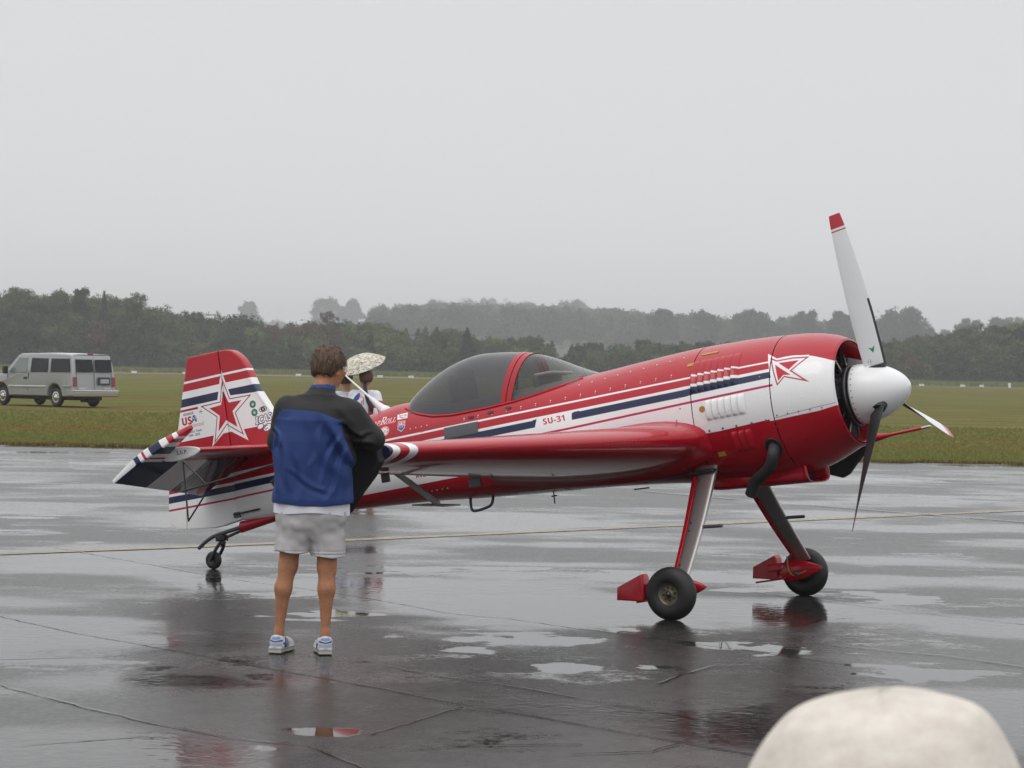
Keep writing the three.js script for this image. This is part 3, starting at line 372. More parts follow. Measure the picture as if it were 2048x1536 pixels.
const capAt = (x, dir) => { const g = gridGeo(48, 2, (u, v) => { const p = secPt(fus(x), u * Math.PI * 2 * dir); const s = fus(x); return [x, s[3] + (p[1] - s[3]) * v, p[2] * v]; }, true, fuv); return g; };
A('fuselage', [loft([...range(-1.254, -5.70, 70)]), capAt(-5.70, 1)], fusMat);
{ // nose cowl in two rings, a hand's width of real gap between panels
  const lipIn = gridGeo(72, 4, (u, v) => { const a = -u * Math.PI * 2, r = [0.375, 0.366, 0.358, 0.352, 0.350][Math.round(v * 4)], x = [-0.185, -0.192, -0.21, -0.26, -0.33][Math.round(v * 4)]; return [x, 0.02 + r * Math.sin(a) * (Math.sin(a) < 0 ? 0.955 : 1), r * Math.cos(a)]; }, true, fuv);
  A('nose_ring', [loft([-0.185, -0.1795, -0.178, -0.181, -0.19, -0.21, -0.24, -0.275, ...range(-0.31, -0.621, 12)]), lipIn], fusMat);
  A('engine_cowl', loft(range(-0.628, -1.247, 16)), fusMat);
  const fire = gridGeo(48, 2, (u, v) => { const a = u * Math.PI * 2, r = 0.49 * v; return [-1.25, 0.03 + 0.96 * r * Math.sin(a), r * Math.cos(a)]; }, true); A('firewall', fire, darkMat);
  const bulk = new THREE.CircleGeometry(0.36, 40); bulk.rotateY(Math.PI / 2); bulk.translate(-0.42, 0.015, 0); A('engine_bulkhead', bulk, darkMat);
  for (let i = 0; i < 18; i++) { const g = box(0.006, 0.13, 0.075); g.rotateY(0.65); g.translate(0, 0.285, 0); g.rotateX(i / 18 * Math.PI * 2); g.translate(-0.31, 0.015, 0); A('cooling_vane', g, darkMat); }
  for (let i = 0; i < 9; i++) { const a = i / 9 * Math.PI * 2 + 0.25, c = Math.cos(a), s = Math.sin(a); A('push_rod', tube([[-0.25, 0.17 * c, 0.17 * s], [-0.30, 0.345 * c, 0.345 * s]], 0.007, 1, 6), std([0.45, 0.43, 0.40], 0.35, { metalness: 0.8 })); }
  A('gear_case', new THREE.LatheGeometry([[0.001, 0.20], [0.13, 0.20], [0.16, 0.10], [0.2, 0.02], [0.22, -0.02]].map((p) => new THREE.Vector2(...p)), 28).rotateZ(-Math.PI / 2).translate(-0.38, 0, 0), darkMat);
}
function patch(x0, x1, ya, yb, off, side = 1, nu = 8, nv = 10, uvf = fuv) { // a skin piece riding on the fuselage side
  const P = (x, y, o) => { const z = fusZ(x, y), e = 0.004, gy = (fusZ(x, y + e) - fusZ(x, y - e)) / (2 * e), gx = (fusZ(x + e, y) - fusZ(x - e, y)) / (2 * e), l = Math.hypot(1, gx, gy); return [x - gx / l * o, y - gy / l * o, (z + o / l)]; };
  const g = gridGeo(nu, nv, (u, v) => { const x = lerp(x0, x1, u), y = lerp(ya(x), yb(x), v); return P(x, y, off(u, v)); }, false, (p, u, v) => { const x = lerp(x0, x1, u), y = lerp(ya(x), yb(x), v); return uvf([x, y]); });
  return side > 0 ? g : mirrorZ(g);
}
{ // louvres pressed out of the cowl skin, open to the rear
  const lou = (x, y0, y1, w, h, slant) => [1, -1].forEach((s) => A('louvre', patch(x, x + w, (q) => y0 + (q - x) * 0, (q) => y1, (u, v) => { const e = Math.sin(Math.PI * clamp(v, 0, 1)) ** 0.35; return 0.0015 + (u < 0.02 ? 0.0 : h * (1 - u) ** 0.8 * e); }, s, 12, 14), fusMat));
  for (let i = 0; i < 7; i++) lou(-1.245 + i * 0.0535, 0.195, 0.425, 0.053, 0.027);
  for (let i = 0; i < 6; i++) lou(-1.135 + i * 0.0525, -0.022, 0.124, 0.052, 0.026);
  for (let i = 0; i < 3; i++) lou(-0.972 + i * 0.054, -0.275, -0.132, 0.052, 0.020);
}
{ // screws and camlocks
  const disc = (x, y, r, proud = 0.0025) => { const z = fusZ(x, y), e = 0.004, gy = (fusZ(x, y + e) - fusZ(x, y - e)) / (2 * e), gx = (fusZ(x + e, y) - fusZ(x - e, y)) / (2 * e), n = V(-gx, -gy, 1).normalize(); const g = new THREE.CylinderGeometry(r * 0.8, r, proud * 2, 10); g.applyQuaternion(new THREE.Quaternion().setFromUnitVectors(V(0, 1, 0), n)); g.translate(x, y, z); return g; };
  const dark = [], pale = [];
  for (const x of [-1.30, -1.245, -1.14, -1.03, -0.92, -0.80, -0.69]) dark.push(disc(x, -0.095, 0.010));
  for (const x of [-0.6, -0.52, -0.44, -0.36, -0.28]) dark.push(disc(x, -0.072, 0.0065));
  for (const y of [0.02, 0.1, 0.18, 0.3]) dark.push(disc(-1.345 - 0.02 * (y < 0.1 ? 2 : 0), y, 0.006));
  dark.push(disc(-0.70, 0.22, 0.007));
  for (let i = 0; i < 15; i++) { pale.push(disc(-1.42 - i * 0.13, 0.356 - i * 0.001, 0.006)); pale.push(disc(-1.42 - i * 0.13, 0.342 - 0.001 * i, 0.004)); }
  for (let i = 0; i < 9; i++) pale.push(disc(-1.36 - i * 0.11, 0.475 - i * 0.006, 0.007));
  for (let i = 0; i < 4; i++) pale.push(disc(-3.6 - i * 0.055, 0.347, 0.006)); for (let i = 0; i < 5; i++) pale.push(disc(-3.5 - i * 0.056, -0.158, 0.006));
  A('fastener', dark, fastMat, plane, { kind: 'stuff' }); A('fastener', pale, fastWhite, plane, { kind: 'stuff' });
}
{ // cockpit: dark deck, canopy bubble, windscreen, frames
  const can = [[-2.17, 0.505, 0.07], [-2.25, 0.532, 0.155], [-2.40, 0.605, 0.255], [-2.60, 0.708, 0.335], [-2.78, 0.772, 0.366], [-3.0, 0.818, 0.382], [-3.25, 0.838, 0.382], [-3.5, 0.79, 0.352], [-3.70, 0.705, 0.29], [-3.84, 0.618, 0.20], [-3.93, 0.555, 0.08]];
  const SILL = [[-2.17, 0.505], [-2.25, 0.485], [-2.40, 0.452], [-2.60, 0.420], [-2.80, 0.397], [-3.0, 0.388], [-3.36, 0.388], [-3.55, 0.410], [-3.72, 0.455], [-3.84, 0.515], [-3.93, 0.548]], sill = (x) => { for (let i = 0; i < SILL.length - 1; i++) if (x >= SILL[i + 1][0]) return lerp(SILL[i][1], SILL[i + 1][1], clamp((x - SILL[i][0]) / (SILL[i + 1][0] - SILL[i][0]), 0, 1)); return SILL.at(-1)[1]; };
  for (const q of can) { const t = clamp((sill(q[0]) - 0.20) / (q[1] - 0.20), 0, 0.985); q[2] = fusZ(q[0], Math.min(sill(q[0]), fus(q[0])[1] - 0.004)) / Math.pow(1 - Math.pow(t, 2 / 0.92), 0.46); }
  can[0][2] = Math.min(can[0][2], 0.10); can.at(-1)[2] = Math.min(can.at(-1)[2], 0.12);
  const cp = (x) => { let i = 0; while (i < can.length - 2 && x < can[i + 1][0]) i++; const a = can[Math.max(0, i - 1)], b = can[i], c = can[i + 1], d = can[Math.min(can.length - 1, i + 2)], h = c[0] - b[0], t = clamp((x - b[0]) / h, 0, 1); return [1, 2].map((k) => { const m0 = c[0] !== a[0] ? (c[k] - a[k]) / (c[0] - a[0]) * h : 0, m1 = d[0] !== b[0] ? (d[k] - b[k]) / (d[0] - b[0]) * h : 0, t2 = t * t, t3 = t2 * t; return (2 * t3 - 3 * t2 + 1) * b[k] + (t3 - 2 * t2 + t) * m0 + (-2 * t3 + 3 * t2) * c[k] + (t3 - t2) * m1; }); };
  const yb = 0.20, dome = (x, a, o = 0) => { const [yt, w] = cp(x), c = Math.cos(a), s = Math.sin(a); return [x, yb + (yt + o - yb) * Math.abs(s) ** 0.92, (w + o) * Math.sign(c) * Math.abs(c) ** 0.92]; };
  const shear = (a) => -0.125 * (1 - Math.sin(a)); // frame leans back towards the sills
  const sheet = (x0, x1, o, lean0, lean1, n = 24) => gridGeo(n, 40, (u, v) => { const a = lerp(0.02, Math.PI - 0.02, v), q0 = x0 + lean0 * shear(a), q1 = x1 + lean1 * shear(a); return dome(lerp(q0, q1, u), a, o); });
  const smoke = phys([0.34, 0.34, 0.36], 0.10, { transmission: 0.85, thickness: 0, side: THREE.DoubleSide });
  const clear = phys([0.80, 0.80, 0.77], 0.0, { transmission: 1, thickness: 0, side: THREE.DoubleSide });
  A('canopy', sheet(-3.925, -2.82, 0, 0, 1), smoke, plane, { label: 'dark smoked rear bubble' });
  A('windscreen', sheet(-2.738, -2.18, 0, 1, 0), clear);
  A('canopy_frame', [sheet(-2.828, -2.785, 0.006, 1, 1, 3), sheet(-2.775, -2.732, 0.006, 1, 1, 3)], redMat);
  A('canopy_seal', sheet(-2.787, -2.773, 0.002, 1, 1, 1), darkMat);
  // sill: red rail where the bubble meets the skin
  const rail = (s) => { const p = []; for (let i = 0; i <= 30; i++) { const x = lerp(-3.86, -2.26, i / 30), y = Math.min(sill(x), fus(x)[1] - 0.006); p.push([x, y, s * (fusZ(x, y) + 0.002)]); } return tube(p, 0.011, 60, 6); };
  A('canopy_rail', rail(1), redMat); A('canopy_rail', rail(-1), redMat);
  A('cockpit_deck', gridGeo(24, 24, (u, v) => { const x = lerp(-3.84, -2.30, u), zw = Math.max(0.02, fusZ(x, Math.min(sill(x), fus(x)[1] - 0.004)) - 0.012), z = lerp(zw, -zw, v), s = fus(x), q = Math.abs(z) / s[4]; return [x, s[3] + (s[1] - s[3]) * (1 - q ** s[5]) ** (1 / s[5]) + 0.006, z]; }), std([0.09, 0.09, 0.092], 0.8));
  A('seat_back', box(0.09, 0.26, 0.34, -3.42, 0.58, 0, 0.04).rotateZ(0), std([0.05, 0.05, 0.055], 0.8)); A('head_rest', box(0.08, 0.10, 0.18, -3.38, 0.71, 0, 0.03), blackCloth);
  A('instrument_panel', box(0.05, 0.12, 0.40, -2.66, 0.520, 0, 0.02), std([0.05, 0.05, 0.05], 0.6)); A('glare_shield', box(0.15, 0.02, 0.36, -2.60, 0.580, 0, 0.008), std([0.30, 0.29, 0.27], 0.8)); A('control_stick', tube([[-2.95, 0.5, 0], [-2.92, 0.64, 0.0]], 0.014, 1, 8), darkMat);
  for (const [x, y] of [[-2.86, 0.352], [-3.02, 0.345], [-3.20, 0.338]]) A('latch', patch(x, x + 0.05, () => y - 0.008, () => y + 0.010, () => 0.006, 1, 2, 2), darkMat);
  A('side_window', patch(-3.425, -3.105, (x) => 0.21, () => 0.297, () => 0.004, 1, 8, 6), phys([0.055, 0.06, 0.068], 0.12, { clearcoat: 0.5 }));
}
{ // wing: one piece, thick symmetric section, full span ailerons
  const half = 3.90, zr = 0.30, le = (z) => -1.18 - 0.45 * (z - 0.45) / 3.41, te = (z) => -3.05 + 0.57 * (z - 0.45) / 3.41, yc = (z) => -0.142 + 0.056 * (z - 0.45) / 3.41, tk = (z) => lerp(0.178, 0.155, (z - 0.45) / 3.41);
  const th = (s) => 5 * (0.2969 * Math.sqrt(s) - 0.126 * s - 0.3516 * s * s + 0.2843 * s ** 3 - 0.1036 * s ** 4);
  const wingTex = (() => { const W = 1024, H = 512, cv = document.createElement('canvas'); cv.width = W; cv.height = H; const c = cv.getContext('2d'); // u span, v chord: 0..0.5 top (te to le), 0.5..1 bottom (le to te)
    c.fillStyle = RED; c.fillRect(0, 0, W, H); const X = (z) => z / half * W; const R = rng(31);
    c.fillStyle = WHITE; c.fillRect(0, 0, W, H * 0.5 * 0.56); // lower skin white aft of the leading edge
    for (let i = 0; i < 260; i++) { c.fillStyle = `rgba(60,50,50,${0.05 + 0.1 * R()})`; c.fillRect(R() * W, R() * H * 0.36, 4 + R() * 40, 1 + R() * 2); }
    const band = (a, b, col) => { c.fillStyle = col; c.beginPath(); c.moveTo(X(a), H); c.lineTo(X(b), H); c.lineTo(X(b), H * 0.5); c.bezierCurveTo(X(b), H * 0.42, X(b) - 10, H * 0.40, X(b) - 60, H * 0.385); c.lineTo(X(a) - 60, H * 0.385); c.bezierCurveTo(X(a) - 10, H * 0.40, X(a), H * 0.42, X(a), H * 0.5); c.fill(); };
    band(3.635, 3.715, WHITE); band(3.80, 3.868, WHITE); c.fillStyle = NAVY; c.fillRect(X(3.872), 0, W, H);
    const t = new THREE.CanvasTexture(cv); t.colorSpace = THREE.SRGBColorSpace; return t; })();
  const wingMat = phys([1, 1, 1], 1, { map: wingTex, ...paintO, bumpMap: wingDrop, bumpScale: 0.0016, side: THREE.DoubleSide });
  const section = (z, s0, s1, n, droop = 0) => { const out = [], C = le(z) - te(z), H = tk(z) * C; for (let i = 0; i <= n * 2; i++) { const top = i <= n, q = top ? 1 - i / n : (i - n) / n, s = s0 + (s1 - s0) * (s0 === 0 ? q * q : q); let x = le(z) - s * C, y = yc(z) + (top ? 1 : -1) * H * th(s); if (droop) { const hx = le(z) - s0 * C, dx = x - hx, dy = y - yc(z); x = hx + dx * Math.cos(droop) - dy * Math.sin(droop); y = yc(z) + dy * Math.cos(droop) + dx * Math.sin(droop); } out.push([x, y, z, (top ? 1 - (1 - s) * 0.5 : 0.5 - s * 0.5)]); } return out; };
  const build = (z0, z1, s0, s1, n, nz, droop) => { const rows = range(z0, z1, nz).map((z) => section(z, s0, s1, n, droop)), m = n * 2; const g = gridGeo(m, nz, (u, v) => rows[Math.round(v * nz)][Math.round(u * m)].slice(0, 3), false, (p, u, v) => [p[2] / half, rows[Math.round(v * nz)][Math.round(u * m)][3]]); return g; };
  const tip = (z, s0, s1, n) => { const r = section(z, s0, s1, n), sh = r.map((q) => new THREE.Vector2(q[0], q[1])); const g = new THREE.ShapeGeometry(new THREE.Shape(sh)); const uv = g.attributes.uv; for (let i = 0; i < uv.count; i++) uv.setXY(i, 1, 0.9); g.translate(0, 0, z); return g; };
  const main = mergeGeometries([build(zr, half, 0, 0.76, 26, 24).toNonIndexed(), tip(half, 0, 0.76, 26).toNonIndexed()]); main.computeVertexNormals();
  const mainS = toCreasedNormals(mergeVertices((() => { const g = main.clone(); g.deleteAttribute('normal'); return g; })(), 1e-5), 0.7);
  A('wing', mainS.clone(), wingMat, plane, { label: 'near wing' }); A('wing', mirrorZ(mainS), wingMat, plane, { label: 'far wing' });
  const ail = build(0.72, half - 0.02, 0.77, 0.998, 6, 6, -0.02);
  for (const s of [1, -1]) {
    const mk = (n, g, m, p) => A(n, s > 0 ? g : mirrorZ(g), m, p);
    const a = mk('aileron', ail.clone(), wingMat);
    mk('hinge_bracket', box(0.10, 0.07, 0.02, -2.62, -0.215, 1.35, 0.006), darkMetal); mk('hinge_bracket', box(0.06, 0.06, 0.02, -2.10, -0.20, 3.28, 0.006), darkMetal);
    const arm = tube([[-2.50, -0.12, 2.55], [-2.235, -0.375, 2.5]], 0.022, 1, 8); mk('spade_arm', [arm], std([0.30, 0.30, 0.30], 0.45));
    mk('spade_plate', box(0.26, 0.010, 0.20, 0, 0, 0, 0.004).rotateZ(-0.17).translate(-2.245, -0.385, 2.5), std([0.28, 0.28, 0.28], 0.45));
    // padded black cover hung over the wing tip
    const sh = new THREE.Shape(); [[-1.695, -0.03], [-1.69, -0.14], [-1.755, -0.215], [-1.86, -0.30], [-1.965, -0.40], [-2.02, -0.418], [-2.13, -0.375], [-2.24, -0.335], [-2.40, -0.27], [-2.47, -0.15], [-2.3, -0.05], [-1.9, -0.005]].forEach((p, i) => i ? sh.lineTo(...p) : sh.moveTo(...p));
    const cg = new THREE.ExtrudeGeometry(sh, { depth: 0.035, bevelEnabled: true, bevelSize: 0.018, bevelThickness: 0.022, bevelSegments: 3 }); cg.translate(0, 0, half + 0.024); mk('wing_tip_cover', toCreasedNormals(cg, 0.6), blackCloth);
    // sighting frame behind the tip
    const zt = half + 0.05; mk('sight_rod', tube([[-2.40, -0.035, zt], [-3.19, -0.100, zt]], 0.007, 1, 6), darkMat);
    mk('sight_frame', [[[-3.155, 0.088, zt], [-3.175, -0.29, zt]], [[-3.155, 0.088, zt], [-2.985, -0.098, zt]], [[-3.175, -0.29, zt], [-3.03, -0.158, zt]]].map((q) => tube(q, 0.0055, 1, 6)), darkMat);
    mk('sight_cord', tube([[-3.17, -0.09, zt - 0.01], [-3.205, -0.36, zt - 0.01]], 0.0035, 1, 5), std([0.6, 0.55, 0.45], 0.8));
  }
  { // wing root fillets on both sides
    for (const s of [1, -1]) { const g = gridGeo(30, 4, (u, v) => { const q = section(0.62, 0, 0.97, 15)[Math.round(u * 30)], r = section(0.34, 0, 0.97, 15)[Math.round(u * 30)]; const k = 1 - (1 - v) ** 2, up = Math.sign(q[1] - yc(0.6)) * 0.05 * (1 - v) ** 2.2; return [lerp(r[0] + 0.05 * (u > 0.35 && u < 0.65 ? Math.sin((u - 0.35) / 0.3 * Math.PI) : 0), q[0], k), lerp(r[1], q[1], k) + up, lerp(0.42, 0.62, v)]; }); A('wing_root_fillet', s > 0 ? g : mirrorZ(g), redMat); }
  }
  // pitot boom on the far wing
  A('pitot_boom', [tube([[-1.60, -0.150, -3.55], [-1.47, -0.152, -3.55], [-1.36, -0.150, -3.55]], (t) => lerp(0.055, 0.014, t), 8, 10), tube([[-1.38, -0.150, -3.55], [-1.08, -0.139, -3.55]], 0.014, 1, 8)], redMat);
  A('pitot_tip', tube([[-1.08, -0.139, -3.55], [-1.00, -0.136, -3.55]], 0.0115, 1, 8), metal);
}
{ // fin, rudder, tailplane, elevators
  const slab = (pts, th, mat, name, x0) => { const sh = new THREE.Shape(); pts.forEach((p, i) => i ? sh.lineTo(...p) : sh.moveTo(...p)); const g = new THREE.ExtrudeGeometry(sh, { depth: th * 2 - 0.03, bevelEnabled: true, bevelSize: 0.012, bevelOffset: -0.012, bevelThickness: 0.015, bevelSegments: 3, steps: 1 }); g.translate(0, 0, -(th * 2 - 0.03) / 2); const p = g.attributes.position, uv = g.attributes.uv; for (let i = 0; i < p.count; i++) { const k = x0 ? clamp((p.getX(i) + 6.5) / 0.8, 0.22, 1) : clamp((-5.16 - p.getX(i) + (1.4 - p.getY(i)) * -0.05) / 0.25 + 0.5, 0.35, 1); p.setZ(i, p.getZ(i) * k); uv.setXY(i, ...tuv([p.getX(i), p.getY(i)])); } g.computeVertexNormals(); return A(name, toCreasedNormals(g, 0.6), mat); };
  slab([[-5.695, 0.40], [-5.695, 1.316], [-5.62, 1.314], [-5.565, 1.298], [-5.515, 1.262], [-5.47, 1.21], [-5.428, 1.129], [-5.372, 0.96], [-5.30, 0.83], [-5.235, 0.71], [-5.12, 0.56], [-4.90, 0.44], [-4.9, 0.36]], 0.05, tailMat, 'fin');
  slab([[-5.703, 1.318], [-5.86, 1.319], [-6.035, 1.320], [-6.048, 1.305], [-6.250, 0.735], [-6.408, 0.345], [-6.447, 0.175], [-6.468, 0.02], [-6.455, -0.04], [-6.40, -0.082], [-6.30, -0.098], [-6.0, -0.128], [-5.90, -0.125], [-5.703, -0.098]], 0.045, tailMat, 'rudder', 1);
  A('rudder_hinge', box(0.03, 0.035, 0.09, -5.70, 0.955, 0, 0.006), darkMetal); A('rudder_hinge', box(0.06, 0.045, 0.13, -5.725, -0.055, 0, 0.006), darkMetal);
  A('rudder_cable', tube([[-5.74, -0.05, 0.075], [-5.45, -0.045, 0.112]], 0.008, 1, 6), darkMat);
  const yS = 0.425, hx = -5.535;
  const stabTex = livery(8, 8, 0, 1, 0, 1, () => {}); 
  const stab = (s) => { const g = gridGeo(24, 12, (u, v) => { const z = lerp(0.02, 1.165, v), l = lerp(-5.10, -5.165, v), t = hx, q = Math.abs(u * 2 - 1), top = u < 0.5, sq = (q) * (q), c = l - t, x = l - sq * c, H = lerp(0.052, 0.040, v); const y = yS + (top ? 1 : -1) * H * Math.min(1, Math.sqrt(Math.max(0, sq)) * 1.6) * (1 - 0.35 * sq); return [x, y, z]; }); return s > 0 ? g : mirrorZ(g); };
  const tipCap = (s) => { const pts = []; for (let i = 0; i <= 24; i++) { const a = i / 24 * Math.PI * 2; pts.push(new THREE.Vector2(-5.35 + 0.19 * Math.cos(a), yS - 0.002 + 0.046 * Math.sin(a) * (1 - 0.2 * Math.cos(a)))); } const g = new THREE.ExtrudeGeometry(new THREE.Shape(pts), { depth: 0.006, bevelEnabled: true, bevelSize: 0.006, bevelThickness: 0.006, bevelSegments: 2 }); g.translate(0, 0, 1.166); return s > 0 ? g : mirrorZ(g); };
  const capTex = (() => { const cv = document.createElement('canvas'); cv.width = 512; cv.height = 128; const c = cv.getContext('2d'); c.fillStyle = WHITE; c.fillRect(0, 0, 512, 128); c.fillStyle = '#26262a'; c.font = 'bold 52px sans-serif'; c.textAlign = 'center'; c.fillText('S.U.P.', 290, 78); const t = new THREE.CanvasTexture(cv); t.colorSpace = THREE.SRGBColorSpace; return t; })();
  const capMat = std([1, 1, 1], 0.4, { map: capTex });
  for (const s of [1, -1]) { A('tailplane', stab(s), redMat); const g = tipCap(s), p = g.attributes.position, uv = g.attributes.uv; for (let i = 0; i < p.count; i++) uv.setXY(i, s > 0 ? (p.getX(i) + 5.55) / 0.40 : 1 - (p.getX(i) + 5.55) / 0.40, (p.getY(i) - 0.375) / 0.10); A('tailplane_tip', g, capMat); }
  // elevator in its own plane: c forward of the hinge, z outward; drooped
  const ang = 0.47, C0 = -0.60, C1 = 0.45, Z1 = 1.47;
  const elTex = (() => { const W = 700, H = 980, cv = document.createElement('canvas'); cv.width = W; cv.height = H; const c = cv.getContext('2d'), X = (q) => (q - C0) / (C1 - C0) * W, Y = (z) => (1 - z / Z1) * H; c.fillStyle = RED; c.fillRect(0, 0, W, H);
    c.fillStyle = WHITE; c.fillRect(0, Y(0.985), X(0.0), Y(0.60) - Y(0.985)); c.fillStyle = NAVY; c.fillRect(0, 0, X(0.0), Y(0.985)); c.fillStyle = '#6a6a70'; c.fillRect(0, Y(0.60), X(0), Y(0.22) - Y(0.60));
    c.fillStyle = WHITE; c.fillRect(0, 0, X(-0.02), Y(1.458)); c.fillStyle = RED; c.fillRect(X(0), 0, W, Y(1.10));
    for (const [a, b, k] of [[0.29, 0.325, WHITE], [0.245, 0.29, RED], [0.19, 0.245, WHITE], [0.10, 0.19, NAVY], [0.055, 0.10, WHITE], [0.035, 0.055, THIN], [0.0, 0.035, WHITE]]) { c.fillStyle = k; c.fillRect(X(a), 0, X(b) - X(a), Y(1.10)); }
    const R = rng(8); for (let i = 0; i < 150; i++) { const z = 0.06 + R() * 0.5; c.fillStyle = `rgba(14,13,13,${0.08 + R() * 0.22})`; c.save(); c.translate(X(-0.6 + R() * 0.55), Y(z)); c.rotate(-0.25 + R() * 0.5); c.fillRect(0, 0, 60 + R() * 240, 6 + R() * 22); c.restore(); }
    const t = new THREE.CanvasTexture(cv); t.colorSpace = THREE.SRGBColorSpace; return t; })();
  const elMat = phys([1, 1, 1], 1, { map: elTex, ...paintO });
  const el = () => { const sh = new THREE.Shape(); [[-0.005, 0.045], [-0.005, 1.185], [0.36, 1.19], [0.405, 1.20], [0.42, 1.215], [0.40, 1.25], [0.31, 1.315], [0.19, 1.38], [0.06, 1.435], [-0.06, 1.462], [-0.305, 1.462], [-0.575, 0.07], [-0.56, 0.045]].forEach((p, i) => i ? sh.lineTo(...p) : sh.moveTo(...p)); const g = new THREE.ExtrudeGeometry(sh, { depth: 0.044, bevelEnabled: true, bevelSize: 0.016, bevelOffset: -0.016, bevelThickness: 0.016, bevelSegments: 3 }); g.translate(0, 0, -0.022); const p = g.attributes.position, uv = g.attributes.uv; for (let i = 0; i < p.count; i++) { const c = p.getX(i), z = p.getY(i), t = p.getZ(i) * clamp((c + 0.60) / 0.6, 0.12, 1) * clamp((0.55 - c) / 0.35, 0.5, 1); uv.setXY(i, (c - C0) / (C1 - C0), z / Z1); p.setXYZ(i, hx + c * Math.cos(ang) - t * Math.sin(ang), yS - 0.008 + c * Math.sin(ang) + t * Math.cos(ang), z); } const ix = g.index ? g.toNonIndexed() : g; for (const k of ['position', 'uv', 'normal']) { const a = ix.attributes[k], n = a.itemSize; for (let i = 0; i < a.count; i += 3) for (let m = 0; m < n; m++) { const q = a.array[(i + 1) * n + m]; a.array[(i + 1) * n + m] = a.array[(i + 2) * n + m]; a.array[(i + 2) * n + m] = q; } } ix.computeVertexNormals(); return toCreasedNormals(ix, 0.6); };
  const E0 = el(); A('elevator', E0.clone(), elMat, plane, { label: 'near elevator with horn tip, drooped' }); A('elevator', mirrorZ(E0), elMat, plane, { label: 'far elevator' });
}
{ // antenna mast on the spine
  A('antenna_base', [tube([[-4.165, 0.548, 0], [-4.205, 0.585, 0], [-4.26, 0.645, 0], [-4.285, 0.672, 0]], (t) => lerp(0.05, 0.017, Math.pow(t, 0.7)), 14, 10)], whiteMat); A('antenna_whip', tube([[-4.28, 0.667, 0], [-4.52, 0.92, 0]], (t) => lerp(0.011, 0.006, t), 1, 8), whiteMat);
}
